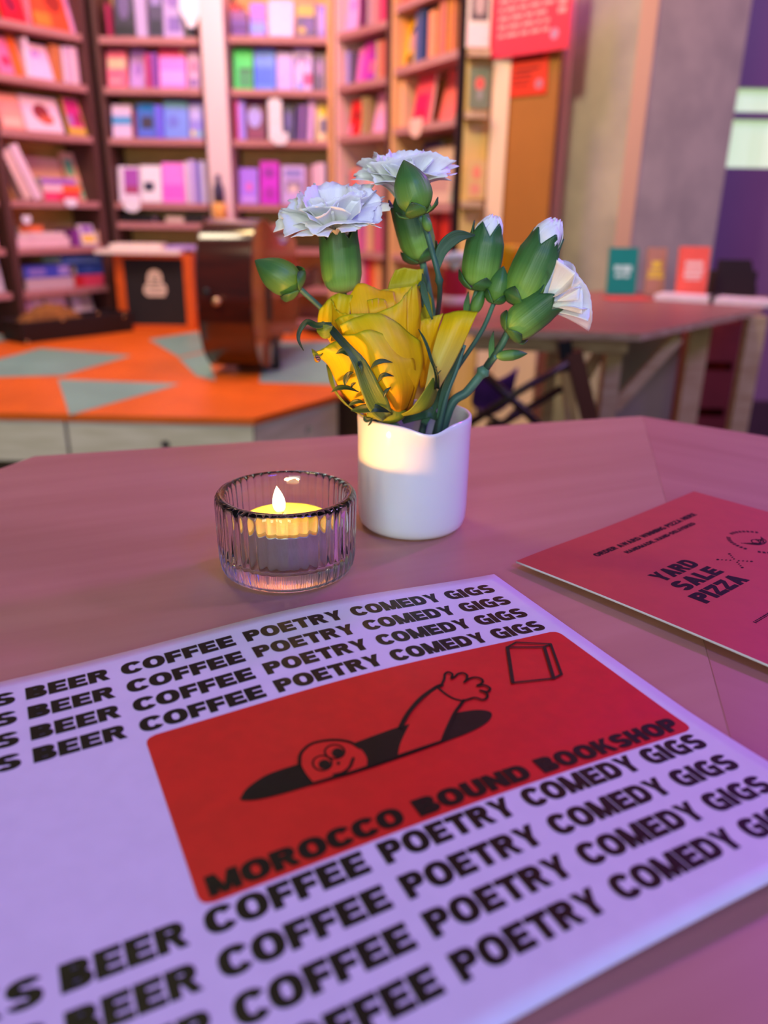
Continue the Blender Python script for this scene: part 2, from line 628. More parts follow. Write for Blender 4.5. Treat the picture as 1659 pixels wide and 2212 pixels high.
# concrete column: chamfered square standing on the floor at an angle
ca, cb, cc = ony(1206, 300, 3.0), ony(1372, 300, 2.72), ony(1578, 300, 2.98)
A2, B2, C2 = Vector((ca.x, 3.0)), Vector((cb.x, 2.72)), Vector((cc.x, 2.98))
eb = (A2 - B2).normalized() * 0.035
ec = (C2 - B2).normalized() * 0.035
D2 = A2 + C2 - B2
out = [A2, B2 + eb, B2 + ec, C2, D2]
mb = MB(); mb.prism([(p.x, p.y) for p in out], 0, 3.4)
column = struct(mb.build('column', concrete))
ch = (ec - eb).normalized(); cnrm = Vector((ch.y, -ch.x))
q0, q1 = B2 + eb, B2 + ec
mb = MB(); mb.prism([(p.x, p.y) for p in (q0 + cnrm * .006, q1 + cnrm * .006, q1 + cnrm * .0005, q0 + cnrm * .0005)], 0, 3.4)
struct(mb.build('lit_chamfer_strip', mat('lit_chamfer_tint', (196, 146, 120), .6, scale=5, stretch=(1, 1, .2), var=.06)))  # strip added over the chamfer, its pink stands in for light on it
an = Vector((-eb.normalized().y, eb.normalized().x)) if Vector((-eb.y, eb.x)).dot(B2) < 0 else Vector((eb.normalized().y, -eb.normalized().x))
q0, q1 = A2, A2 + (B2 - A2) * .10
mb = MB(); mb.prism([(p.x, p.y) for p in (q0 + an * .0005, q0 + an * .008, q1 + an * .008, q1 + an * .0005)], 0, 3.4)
struct(mb.build('lit_edge_strip', mat('lit_edge_tint', (236, 190, 184), .6, scale=5, stretch=(1, 1, .2), var=.06)))  # added strip, the pinkish light on the column's edge put into its colour

# ================================================================== BOOKCASES
cover_white = colmat((236, 230, 228))
pages_m = mat('paper_block', (232, 224, 206), 0.8, scale=4, stretch=(1, 1, 160), var=0.1)
SHELF_T = 0.026


class Bay:
    def __init__(s, name, A, B, levels, label, depth=0.21, post=(True, True), post_m=None, top=2.25, zbase=0.0, postw=0.022, back_m=None):
        s.name = name
        s.A, s.B = Vector((A[0], A[1], 0)), Vector((B[0], B[1], 0))
        s.d = (s.B - s.A).normalized()
        s.n = Vector((-s.d.y, s.d.x, 0))
        s.W = (s.B - s.A).length
        s.levels = levels
        s.ang = math.atan2(s.d.y, s.d.x)
        s.M = Matrix.Translation(s.A) @ Matrix.Rotation(s.ang, 4, 'Z')
        r = thing('bookcase', s.A, label, 'bookcase', 'plywood bookcases around the alcove')
        r.rotation_euler = (0, 0, s.ang)
        s.root = r
        post_m = post_m or brown_post
        pm = post_m if isinstance(post_m, tuple) else (post_m, post_m)
        for on, x, pmm in zip(post, (0, s.W - postw), pm):
            if on:
                m_ = MB(); m_.box((x, 0.0, zbase), (x + postw, depth, top)); m_.build('upright', pmm, r, local=True)
        m_ = MB(); m_.box((postw, depth, zbase), (s.W - postw, depth + 0.012, top)); m_.build('back_panel', back_m or amber_back, r, local=True)
        for z in levels:
            m_ = MB(); m_.box((postw, 0, z - SHELF_T), (s.W - postw, depth, z)); m_.build('shelf_board', shelf_m, r, local=True)

    def hit(s, px, py, off):
        """meet the line of sight with the upright plane lying off behind the shelf fronts: (distance along, height)"""
        d = ray(px, py)
        q = s.A + s.n * off
        t = (q - CAM).dot(s.n) / d.dot(s.n)
        p = CAM + d * t
        return (p - s.A).dot(s.d), p.z


def book(name, w, h, t, kind, colour, art=(), pages=True):
    """local axes: x along the shelf, y into it, z up; origin at the foot of the front face"""
    c = 0.0022
    mb = MB()
    pg = MB()
    if kind == 'face':          # front cover towards the room
        X, Y, Z = w, t, h
        mb.box((-X / 2, 0, 0), (X / 2, c, Z)); mb.box((-X / 2, Y - c, 0), (X / 2, Y, Z)); mb.box((-X / 2, c, 0), (-X / 2 + c, Y - c, Z))
        pg.box((-X / 2 + c, c, 0.002), (X / 2 - 0.002, Y - c, Z - 0.002))
    elif kind == 'spine':       # spine towards the room
        X, Y, Z = w, t, h
        mb.box((-X / 2, 0, 0), (-X / 2 + c, Y, Z)); mb.box((X / 2 - c, 0, 0), (X / 2, Y, Z)); mb.box((-X / 2 + c, 0, 0), (X / 2 - c, c, Z))
        pg.box((-X / 2 + c, c, 0.002), (X / 2 - c, Y - 0.002, Z - 0.002))
    else:                       # lying flat, spine towards the room
        X, Y, Z = w, t, h
        mb.box((-X / 2, 0, 0), (X / 2, Y, c)); mb.box((-X / 2, 0, Z - c), (X / 2, Y, Z)); mb.box((-X / 2, 0, c), (X / 2, c, Z - c))
        pg.box((-X / 2 + 0.002, c, c), (X / 2 - 0.002, Y - 0.002, Z - c))
    o = mb.build(name, colmat(colour, 0.4))
    pg.build('pages', pages_m, o, local=True)
    if art:
        mats = []
        for k, a in enumerate(art):
            am = MB()
            x0, y0, x1, y1, col = a[:5]
            mats.append(colmat(col, 0.45))
            e = -0.0004 - 0.0003 * k
            if len(a) > 5:      # round patch
                pts = ellipse_pts((x0 + x1) / 2, (y0 + y1) / 2, (x1 - x0) / 2, (y1 - y0) / 2, 20)
            else:
                pts = [(x0, y0), (x1, y0), (x1, y1), (x0, y1)]
            am.poly([((p - 0.5) * w, e, q * h) for p, q in pts])
            am.build('cover_print', mats[k], o, local=True)
    return o


ORD = ['first', 'second', 'third', 'fourth', 'fifth', 'sixth', 'seventh', 'eighth', 'ninth', 'tenth', 'eleventh', 'twelfth', 'thirteenth', 'fourteenth', 'fifteenth', 'sixteenth']


def cname(c):
    import colorsys
    h, l, s = colorsys.rgb_to_hls(c[0] / 255, c[1] / 255, c[2] / 255)
    if s < 0.14 or l > 0.93:
        return 'white' if l > 0.82 else 'grey' if l > 0.25 else 'black'
    h *= 360
    base = 'red' if h < 12 or h >= 345 else 'orange' if h < 38 else 'yellow' if h < 66 else 'green' if h < 165 else 'teal' if h < 195 else 'blue' if h < 250 else 'purple' if h < 290 else 'magenta' if h < 325 else 'pink'
    if base == 'red' and l > 0.66:
        base = 'pink'
    if base == 'orange' and l > 0.72:
        base = 'peach'
    if base == 'orange' and l < 0.35:
        base = 'brown'
    return ('dark ' if l < 0.27 else 'pale ' if l > 0.76 else '') + base


POST = {'face': 'facing out', 'spine': 'standing spine out', 'flat': 'lying flat'}


def fill(bay, zi, row, entries, start='from its outer end'):
    """entries: (kind, x0, x1, ytop, colour, art[, lean]) with x and ytop as seen in the photograph"""
    z = bay.levels[zi]
    placed, prev, stack = 0, 0.0, []
    above = [q for q in bay.levels if q > z + .01]
    zmax = min(above) - SHELF_T - .004 if above else 99
    for e in entries:
        opt = e[-1] if isinstance(e[-1], dict) else {}
        e = tuple(q for q in e if not isinstance(q, dict))
        kind, x0, x1, yt, colour = e[:5]
        art = e[5] if len(e) > 5 else ()
        lean = e[6] if len(e) > 6 else 0.0
        yb = e[7] if len(e) > 7 else None
        off = opt.get('off', 0.03 if kind == 'face' else 0.025)
        u0, zt = bay.hit(x0, yt, off)
        u1, _ = bay.hit(x1, yt, off)
        u0, u1 = max(u0, .033), min(u1, bay.W - .033)
        if kind != 'flat' and 'off' not in opt:
            u0 = max(u0, prev + .001)
            u1 = max(u1, u0 + .007)
            if u1 > bay.W - .031:
                continue
            prev = u1
        w = max(0.007, u1 - u0)
        zb = z
        if yb is not None:
            zb = max([z] + [q[2] for q in stack if q[0] < u1 and q[1] > u0])
        um = (u0 + u1) / 2
        if kind == 'face' and u1 - u0 > .02:
            zmax_ = zmax - .008
        else:
            zmax_ = zmax
        h = max(0.01, min(zt, zmax_) - zb)
        if kind == 'flat':
            stack.append((u0, u1, zb + h + .0012))
        if kind == 'face':
            lb = 0.30 if bay.name == 'L' else 0.16
            o = book('book', w, h / math.cos(lb), 0.014, 'face', colour, art)
            R = Matrix.Rotation(-lb, 4, 'X') @ Matrix.Rotation(lean, 4, 'Y')
            oy = off + (.020 if lean else 0)
        elif kind == 'spine':
            o = book('book', w, h, opt.get('dep', 0.13), 'spine', colour, art)
            R = Matrix.Rotation(lean, 4, 'Y')
            oy = off + (placed % 3) * 0.004 if 'off' not in opt else off
        else:
            o = book('book', w, h, opt.get('dep', 0.15), 'flat', colour, art)
            R = Matrix.Identity(4)
            oy = off
        lift = 0.014 * math.sin(lb) if kind == 'face' else 0.0
        lift += w / 2 * abs(math.sin(lean))
        Mx = bay.M @ Matrix.Translation((um, oy, zb + 0.0008 + lift)) @ R
        o.matrix_world = Mx
        tag(o, f"{cname(colour)} book {POST[kind]}, {ORD[placed]} along {bay.where}'s {row}", 'book', f'books on the {row} of {bay.where}')
        placed += 1


LV = [1.575, 1.385, 1.187, 0.922, 0.735, 0.56]
low = [0.405]
shelf_m = mat('shelf_front', (196, 136, 134), 0.55, scale=6, stretch=(1, 3, 30), rgb2=(170, 110, 108))  # plywood boards with the pink lamp tint put into their base colour
brown_post = mat('brown_post', (88, 54, 50), 0.5, scale=6, stretch=(3, 3, .4), var=.1)
tan_post = mat('tan_post', (226, 166, 112), 0.5, scale=6, stretch=(3, 3, .4), var=.08)
pale_post = mat('pale_post', (244, 196, 184), 0.5, scale=6, stretch=(3, 3, .4), var=.05)
black_post = mat('black_post', (26, 16, 18), 0.4)
amber_back = mat('amber_ply', (232, 180, 104), 0.5, scale=5, stretch=(2, 2, 14), rgb2=(214, 158, 84), bump=0.05)
peach_back = mat('peach_ply', (246, 200, 160), 0.5, scale=5, stretch=(2, 2, 14), rgb2=(236, 184, 140), bump=0.05)
PA, PB = ony(-14, 285, 3.40), ony(212, 298, 3.8)
LA, LB = Vector((PA.x, 3.40)), Vector((PB.x, 3.8))
ldir = (LB - LA).normalized()
bayL = Bay('L', LA, LB, LV + low, 'pink-lit plywood bookcase set at an angle behind the open black case', post=(True, True), postw=0.03)
bayL.where = 'the pink-lit bookcase'
bayLL = Bay('LL', LA - ldir * 0.52, LA - ldir * 0.003, LV, 'plywood bookcase at the outer end of the alcove, cut by the photo edge', post=(True, False))
bayLL.where = 'the outermost bookcase'
xC0, xC1 = ony(219, 250, 3.8).x, ony(448, 250, 3.8).x
bayC = Bay('C', (xC0, 3.8), (xC1, 3.8), LV[:4] + [0.838, 0.735, 0.56] + low, 'plywood bookcase straight behind the black-fronted amplifier', post=(True, False))
bayC.where = 'the bookcase behind the amplifier'
xR0, xR1 = ony(490, 250, 3.8).x, ony(720, 250, 3.8).x
bayR = Bay('R', (xR0, 3.8), (xR1, 3.8), [1.585] + LV[1:4] + [0.838, 0.735, 0.56] + low, 'violet-lit plywood bookcase between the pale pillar and the angled bookcases', post=(False, True), post_m=tan_post)
bayR.where = 'the violet-lit bookcase'
xA0, xA1 = ony(722, 250, 3.8).x + 0.004, ony(840, 250, 3.49).x
bayA = Bay('A', (xA0, 3.795), (xA1, 3.49), [1.593, 1.40, 1.203, 0.93, 0.735, 0.56] + low, 'narrow angled bookcase next to the orange-lit one', post=(True, True), post_m=(pale_post, brown_post), back_m=peach_back)
bayA.where = 'the narrow angled bookcase'
xB0, xB1 = ony(844, 250, 3.48).x, ony(995, 200, 3.02).x
bayB = Bay('B', (xB0, 3.482), (xB1, 3.02), [1.63, 1.42, 1.21, 0.93, 0.735, 0.56] + low, 'orange-lit plywood bookcase with a thick black end post', post=(True, True), postw=0.028, post_m=(tan_post, black_post))
bayB.where = 'the orange-lit bookcase'

# pale pillar standing in front of the join of the two middle bookcases
xp0, xp1 = ony(446, 250, 3.78).x, ony(494, 250, 3.78).x
mb = MB(); mb.box((xp0, 3.76, 0), (xp1, 3.99, 2.4))
struct(mb.build('trim_1', mat('pale_pillar', (232, 206, 206), 0.55, scale=4, stretch=(1, 1, .2), var=.05)))

P_, W_ = (238, 216, 222), (240, 236, 238)
fill(bayLL, 0, 'top shelf', [('face', -60, -12, -30, (226, 60, 70)), ('spine', -110, -92, -20, (230, 120, 60))])
fill(bayLL, 3, 'fourth shelf', [('face', -48, 8, 340, (240, 140, 40), [(.1, .2, .9, .8, (232, 90, 40))])])
fill(bayLL, 4, 'fifth shelf', [('face', -60, 12, 452, (236, 150, 160), [(.1, .1, .9, .6, (150, 90, 100))])])
fill(bayLL, 5, 'lowest shelf', [('face', -50, 14, 546, (206, 190, 200), [(.2, .2, .8, .7, (150, 140, 160))])])

fill(bayL, 0, 'top shelf', [
    ('face', -4, 46, -55, (232, 24, 48), [(.2, .2, .7, .6, (150, 20, 60), 1), (.1, .72, .9, .9, (250, 120, 120))]),
    ('spine', 48, 58, -40, (214, 130, 150)),
    ('face', 60, 140, -60, (240, 84, 48), [(.45, .35, .9, .8, (170, 50, 40), 1), (.05, .04, .5, .3, (246, 130, 50))]),
    ('face', 141, 189, -62, (226, 150, 190), [(.3, .4, .8, .8, (196, 110, 160), 1)])])
fill(bayL, 1, 'second shelf', [
    ('face', -10, 21, 76, (244, 120, 170), [(.3, .2, .9, .5, (240, 30, 80), 1)]),
    ('face', 24, 43, 75, (250, 108, 44)),
    ('spine', 50, 60, 80, (240, 214, 236)),
    ('face', 61, 108, 92, (246, 196, 230), [(.25, .62, .6, .82, (190, 140, 220), 1)]),
    ('spine', 111, 128, 96, (206, 120, 70)),
    ('spine', 134, 142, 100, (236, 206, 226)), ('spine', 143, 151, 100, (220, 176, 206)), ('spine', 152, 160, 102, (244, 210, 220)),
    ('spine', 161, 167, 101, (228, 170, 196)), ('spine', 168, 175, 102, (246, 214, 224)), ('spine', 176, 183, 104, (232, 130, 150)), ('spine', 184, 192, 104, (226, 190, 206))])
fill(bayL, 2, 'third shelf', [
    ('face', -6, 46, 200, (248, 160, 146), [(.1, .1, .9, .3, (250, 190, 170))]),
    ('face', 50, 130, 205, (248, 206, 222), [(.28, .3, .72, .8, (150, 50, 60), 1), (.4, .22, .8, .5, (210, 90, 70), 1)]),
    ('face', 143, 206, 210, (226, 176, 70), [(.08, .2, .95, .97, (226, 50, 140)), (.55, .25, .95, .6, (160, 40, 80), 1), (.1, .22, .4, .55, (150, 110, 190), 1)])])
fill(bayL, 3, 'fourth shelf', [
    ('face', 62, 140, 340, (248, 190, 160), {'off': .115}),
    ('spine', 40, 56, 322, (236, 196, 190), (), -0.40, {'off': .012, 'dep': .07}), ('spine', 60, 77, 310, (240, 206, 222), (), -0.40, {'off': .012, 'dep': .07}),
    ('flat', 94, 172, 415, (232, 50, 80), [(0, 0, .4, 1, (240, 70, 120))], {'dep': .07, 'off': .012}),
    ('flat', 92, 174, 398, (250, 110, 56), [(0, 0, .5, 1, (246, 200, 210))], 0, 414, {'dep': .07, 'off': .012}),
    ('flat', 88, 162, 384, (170, 110, 200), (), 0, 397, {'dep': .07, 'off': .012}),
    ('face', 146, 214, 330, (248, 186, 150), [(.08, .52, .72, .86, (110, 190, 150)), (.5, .05, .95, .35, (110, 190, 140)), (.2, .1, .55, .3, (220, 90, 80))], {'off': .09})])
fill(bayL, 4, 'fifth shelf', [
    ('flat', 36, 150, 514, (240, 200, 206)), ('flat', 40, 140, 503, (246, 214, 214), (), 0, 513), ('flat', 42, 92, 488, (246, 120, 70), (), 0, 502),
    ('spine', 156, 170, 496, (140, 60, 150)),
    ('face', 174, 206, 488, (236, 220, 230), [(.1, .1, .95, .5, (246, 200, 90)), (.2, .6, .9, .95, (160, 110, 190))]),
    ('flat', 210, 236, 500, (246, 180, 160))])
fill(bayL, 5, 'lowest shelf', [
    ('flat', 56, 158, 604, (206, 176, 180)), ('flat', 160, 240, 596, (226, 70, 100), [(0, 0, .3, 1, (200, 40, 50))]),
    ('flat', 50, 150, 577, (70, 80, 190), [(.1, .2, .45, .8, (140, 120, 200)), (.75, .2, 1, .9, (170, 150, 220))], 0, 603),
    ('flat', 164, 232, 574, (40, 70, 150), [(.3, .3, .6, .8, (60, 90, 170))], 0, 595),
    ('flat', 132, 235, 555, (56, 90, 160), [(.1, .3, .9, .7, (96, 130, 190))], 0, 573)])
fill(bayL, 6, 'floor shelf', [
    ('face', 54, 98, 640, (240, 206, 206)), ('face', 104, 148, 634, (240, 208, 212), [(0, .62, 1, .7, (190, 160, 160))]), ('face', 160, 204, 634, (206, 196, 190), [(.1, .2, .9, .8, (220, 212, 208))])])

DK = (58, 44, 76)
fill(bayC, 0, 'top shelf', [
    ('spine', 226, 234, 8, (176, 40, 90)),
    ('face', 236, 280, -50, (52, 42, 66), [(.2, .3, .8, .85, (110, 90, 140), 1), (.05, .04, .95, .2, (30, 26, 40))]),
    ('spine', 284, 308, -45, (196, 176, 220)),
    ('face', 312, 344, -50, (70, 54, 96), [(.15, .55, .85, .8, (150, 130, 190)), (.1, .05, .9, .3, (36, 30, 60))]),
    ('face', 345, 388, -52, (186, 156, 214), [(.15, .5, .8, .85, (150, 110, 190), 1), (.2, .1, .9, .35, (130, 100, 180))]),
    ('face', 392, 436, -50, (60, 48, 84), [(.2, .4, .8, .9, (120, 100, 160), 1)])])
fill(bayC, 1, 'second shelf', [
    ('face', 224, 268, 108, (240, 110, 140), [(.05, .5, .95, .78, (214, 190, 150)), (.1, .12, .7, .22, (250, 160, 170))]),
    ('face', 270, 303, 106, (196, 150, 220), [(.3, .3, .75, .7, (160, 110, 196), 1)], 0.08),
    ('spine', 309, 317, 116, (206, 70, 120)), ('spine', 318, 326, 116, (170, 60, 140)), ('spine', 327, 335, 114, (150, 90, 190)),
    ('face', 339, 397, 104, (240, 130, 226), [(.0, .82, 1, 1, (236, 70, 110)), (.05, .1, .95, .45, (244, 160, 236)), (.8, .9, 1, 1, (240, 200, 150))]),
    ('face', 402, 438, 108, (216, 170, 214), [(.3, .4, .75, .75, (180, 90, 130), 1), (.15, .05, .8, .25, (130, 90, 170))])])
fill(bayC, 2, 'third shelf', [
    ('face', 232, 279, 226, (230, 200, 234), [(0, .38, 1, .66, (90, 160, 216))]),
    ('spine', 282, 289, 240, (150, 70, 80)),
    ('face', 291, 331, 224, (70, 110, 200), [(.2, .78, .95, 1, (20, 120, 200)), (.25, .28, .85, .62, (66, 56, 76)), (0, .04, 1, .24, (90, 110, 220))]),
    ('spine', 333, 348, 228, (120, 110, 246)),
    ('face', 350, 402, 218, (120, 150, 240), [(0, .84, 1, 1, (130, 200, 200)), (.15, .3, .6, .6, (110, 120, 220), 1)]),
    ('face', 405, 448, 220, (150, 140, 236), [(.1, .06, .4, .24, (240, 226, 80), 1), (.45, .05, 1, .2, (150, 190, 220)), (.1, .5, .9, .9, (190, 180, 246))])])
fill(bayC, 3, 'fourth shelf', [
    ('face', 246, 296, 360, (236, 220, 236), [(.26, .22, .98, .94, (170, 80, 180)), (.3, .24, .95, .45, (170, 70, 110))]),
    ('face', 299, 343, 358, (240, 232, 240), [(.15, .3, .65, .55, (40, 40, 66))]),
    ('face', 345, 394, 352, (246, 130, 230), [(.05, .08, .95, .45, (250, 96, 214))]),
    ('spine', 397, 405, 350, (236, 216, 236)), ('spine', 406, 420, 346, (200, 176, 236)), ('spine', 421, 431, 350, (120, 110, 206)), ('spine', 432, 442, 348, (226, 216, 246))])
fill(bayC, 4, 'narrow shelf', [('flat', 256, 330, 464, (30, 24, 30)), ('flat', 358, 396, 468, (210, 186, 170)), ('flat', 400, 440, 462, (44, 34, 36))])

fill(bayR, 0, 'top shelf', [
    ('flat', 497, 536, 58, (90, 50, 130), [(.1, .3, .9, .6, (140, 90, 190))]), ('flat', 496, 534, 42, (120, 80, 170), (), 0, 57), ('flat', 496, 532, 24, (150, 90, 160), (), 0, 41), ('flat', 498, 518, 8, (200, 40, 60), (), 0, 23),
    ('face', 538, 572, 6, (150, 100, 226), [(0, .1, 1, .4, (130, 150, 250)), (0, .66, 1, .84, (230, 110, 220))]),
    ('face', 578, 632, 0, (226, 190, 236)),
    ('face', 638, 682, 4, (76, 50, 110), [(.05, .6, .9, .95, (220, 180, 60)), (.1, .1, .5, .3, (210, 170, 60), 1), (.4, .15, .9, .55, (110, 80, 150), 1)]),
    ('face', 685, 712, 10, (150, 120, 206), [(.3, .2, .6, .8, (190, 170, 236))])])
fill(bayR, 1, 'second shelf', [
    ('face', 496, 543, 104, (30, 214, 96), [(.25, .05, .95, .5, (46, 150, 96)), (.3, .44, .95, .52, (24, 90, 70))]),
    ('face', 547, 592, 105, (80, 130, 255), [(0, .1, .9, .55, (50, 100, 250)), (.2, .8, .6, .84, (60, 90, 200))]),
    ('face', 596, 630, 112, (190, 160, 250)),
    ('face', 633, 672, 98, (206, 176, 244), [(.1, .5, .8, .85, (110, 80, 170), 1), (.2, .4, .7, .74, (226, 180, 226), 1), (.5, .12, 1, .4, (206, 60, 140)), (.2, 0.02, .5, .2, (130, 140, 250))]),
    ('face', 677, 706, 115, (84, 56, 110), [(.2, .4, .75, .8, (160, 120, 176), 1), (.85, 0, 1, 1, (196, 160, 150))])])
fill(bayR, 2, 'third shelf', [
    ('spine', 497, 505, 206, (206, 40, 80)), ('spine', 506, 512, 212, (236, 130, 240)), ('spine', 513, 527, 216, (166, 146, 250)),
    ('face', 530, 570, 208, (120, 46, 96), [(.06, .3, .8, .86, (170, 160, 244), 1), (.1, .06, .9, .22, (140, 50, 100))]),
    ('face', 610, 633, 226, (54, 42, 110), [(.2, .3, .8, .8, (96, 80, 160), 1)]),
    ('spine', 636, 643, 226, (90, 66, 136), (), 0.07), ('spine', 645, 651, 228, (160, 110, 186), (), 0.07), ('spine', 653, 660, 222, (110, 80, 150), (), 0.07),
    ('spine', 662, 674, 216, (226, 176, 236), (), 0.07),
    ('face', 681, 714, 216, (236, 206, 160), [(.3, .62, .98, .9, (236, 206, 40)), (.35, .2, .95, .54, (110, 96, 140)), (.4, .2, .55, .5, (60, 50, 90))])])
fill(bayR, 3, 'fourth shelf', [
    ('face', 505, 555, 364, (170, 120, 250), [(.35, .35, .7, .6, (226, 100, 210), 1), (.1, .04, .9, .2, (200, 150, 250))]),
    ('face', 560, 600, 348, (206, 20, 220), [(.15, .6, .8, .85, (150, 10, 170), 1), (.2, .1, .8, .4, (170, 10, 180), 1)]),
    ('face', 606, 658, 358, (200, 170, 236), [(.15, .7, .85, .9, (140, 130, 210)), (.2, .3, .85, .6, (120, 100, 150)), (.3, .3, .7, .5, (226, 200, 200))]),
    ('spine', 661, 669, 364, (176, 120, 130)), ('spine', 673, 683, 356, (236, 190, 216)), ('spine', 684, 700, 352, (240, 200, 222)), ('spine', 701, 713, 352, (120, 110, 150))])
fill(bayA, 0, 'top shelf', [
    ('face', 737, 771, -14, (240, 170, 226), [(.3, .5, .7, .8, (200, 130, 210), 1)]), ('spine', 774, 782, -10, (130, 50, 100)), ('spine', 783, 790, -10, (76, 26, 76)),
    ('spine', 793, 801, -8, (190, 150, 160)), ('spine', 803, 812, -10, (216, 150, 150)), ('spine', 814, 821, -12, (240, 100, 110)), ('spine', 823, 831, -12, (236, 60, 110))])
fill(bayA, 1, 'second shelf', [
    ('spine', 748, 752, 112, (190, 170, 250)), ('spine', 754, 763, 114, (106, 92, 112)), ('face', 769, 779, 106, (244, 120, 200)),
    ('face', 780, 808, 92, (210, 60, 180), [(.55, .1, .9, .5, (240, 110, 130)), (.6, .5, .95, .98, (160, 20, 150)), (.55, .02, .9, .2, (160, 30, 180))]),
    ('spine', 811, 815, 90, (220, 180, 140)), ('spine', 817, 828, 88, (216, 110, 90))])
fill(bayA, 2, 'third shelf', [
    ('face', 752, 777, 218, (236, 30, 34), [(.4, .4, .8, .7, (120, 20, 20), 1), (.0, .0, .3, .3, (250, 130, 170))]), ('spine', 780, 785, 212, (190, 160, 110)), ('spine', 787, 792, 210, (180, 150, 100)),
    ('face', 797, 824, 204, (246, 160, 206), (), 0.06)])
fill(bayA, 3, 'fourth shelf', [('spine', 746, 751, 374, (180, 160, 160)), ('spine', 754, 761, 368, (240, 130, 130)), ('spine', 763, 770, 364, (246, 120, 90)), ('spine', 774, 782, 366, (206, 190, 210)), ('spine', 786, 806, 362, (246, 176, 170))])
fill(bayA, 4, 'fifth shelf', [('spine', 766, 773, 462, (236, 120, 160)), ('spine', 775, 784, 460, (206, 100, 160)), ('spine', 787, 795, 462, (240, 160, 150)), ('spine', 797, 804, 460, (216, 170, 120)), ('spine', 806, 824, 460, (206, 90, 120))])
fill(bayA, 5, 'lowest shelf', [('spine', 766, 780, 552, (240, 200, 206)), ('spine', 784, 793, 556, (226, 60, 120)), ('spine', 795, 806, 550, (246, 90, 40)), ('spine', 809, 822, 552, (240, 150, 100))])
fill(bayB, 0, 'top shelf', [('spine', 868, 880, -60, (236, 90, 60)), ('spine', 883, 900, -70, (240, 120, 70)), ('face', 905, 960, -80, (230, 80, 60))])
fill(bayB, 1, 'second shelf', [
    ('spine', 857, 868, 44, (250, 170, 90)),
    ('face', 869, 893, 42, (246, 180, 10), [(.3, .55, 1, .82, (50, 20, 20), 1), (.35, .25, 1, .7, (206, 140, 130), 1), (.3, 0.02, .9, .25, (70, 26, 40), 1)]),
    ('spine', 895, 908, 24, (90, 96, 150)), ('spine', 909, 921, 24, (30, 62, 110)), ('spine', 925, 940, 26, (246, 150, 110)),
    ('spine', 946, 950, 4, (246, 160, 60)), ('spine', 952, 964, 0, (206, 110, 100)), ('spine', 966, 971, -4, (220, 140, 60)), ('spine', 973, 979, -6, (236, 130, 90))])
fill(bayB, 2, 'third shelf', [
    ('spine', 857, 874, 172, (250, 180, 140)), 
    ('face', 891, 928, 166, (246, 70, 90), [(.1, .1, .8, .62, (240, 0, 80)), (.35, .12, .6, .3, (170, 0, 40), 1)]),
    ('face', 940, 972, 160, (246, 106, 104), (), 0.12, {'off': .05})])
fill(bayB, 3, 'fourth shelf', [('face', 872, 936, 314, (40, 26, 120), {'off': .10}), ('face', 906, 974, 322, (214, 170, 150), [(.1, .2, .9, .5, (190, 140, 130))])])
fill(bayB, 4, 'fifth shelf', [('spine', 930, 940, 448, (190, 40, 30)), ('spine', 942, 950, 446, (150, 26, 24)), ('spine', 952, 964, 446, (232, 50, 30)), ('spine', 966, 975, 446, (170, 30, 30))])

# shelf tags hanging over the shelf fronts
tag_m = colmat((238, 230, 240))


def hang_tag(bay, x0, x1, y0, y1, label, m=tag_m, pointed=False):
    off = -0.006
    u0, z0 = bay.hit(x0, y0, off)
    u1, z1 = bay.hit(x1, y1, off)
    um, w, h = (u0 + u1) / 2, (u1 - u0) / 2, z0 - z1
    r = min(w, h / 2)
    pts = [(-w, 0)]
    if pointed:
        pts += [(-w, -h * .55), (-w * .3, -h), (w * .3, -h), (w, -h * .55), (w, 0)]
    else:
        pts += [(r * math.cos(PI + PI * k / 10) * w / r, -h + r + r * math.sin(PI + PI * k / 10)) for k in range(11)] + [(w, 0)]
    mb = MB()
    mb.prism(pts, -0.0012, 0.0012, 0, Matrix.Rotation(PI / 2, 4, 'X'))
    o = mb.build('shelf_tag', m)
    o.matrix_world = bay.M @ Matrix.Translation((um, off, z0))
    tag(o, label, 'tag', 'shelf tags')


hang_tag(bayC, 384, 438, -30, 60, 'white pointed tag hanging from the top shelf behind the amplifier', pointed=True)
hang_tag(bayC, 266, 304, 434, 458, 'white rounded tag on the fourth shelf above the amplifier')
hang_tag(bayL, 139, 168, 428, 448, 'white rounded tag on the fourth shelf of the pink-lit bookcase')
hang_tag(bayL, 47, 68, 466, 484, 'small pale disc tag above the fifth shelf of the pink-lit bookcase')
hang_tag(bayR, 586, 623, 286, 314, 'white rounded tag below the third shelf of the violet-lit bookcase')
hang_tag(bayB, 886, 911, 258, 295, 'pink rounded tag below the third shelf of the orange-lit bookcase', colmat((246, 190, 176)))
# tall white bookmark-like sign standing on the violet shelf
u0, z0 = bayR.hit(578, 211, 0.012); u1, _ = bayR.hit(608, 211, 0.012)
mb = MB(); mb.prism([(0, 0), (u1 - u0, 0), (u1 - u0, z0 - 1.187 - .015), ((u1 - u0) * .7, z0 - 1.187), ((u1 - u0) * .3, z0 - 1.187), (0, z0 - 1.187 - .015)], 0, 0.002, 0, Matrix.Rotation(PI / 2, 4, 'X'))
o = mb.build('shelf_sign', tag_m); o.matrix_world = bayR.M @ Matrix.Translation((u0, 0.012, 1.1872))
tag(o, 'tall white sign strip among the books of the third violet-lit shelf', 'sign')

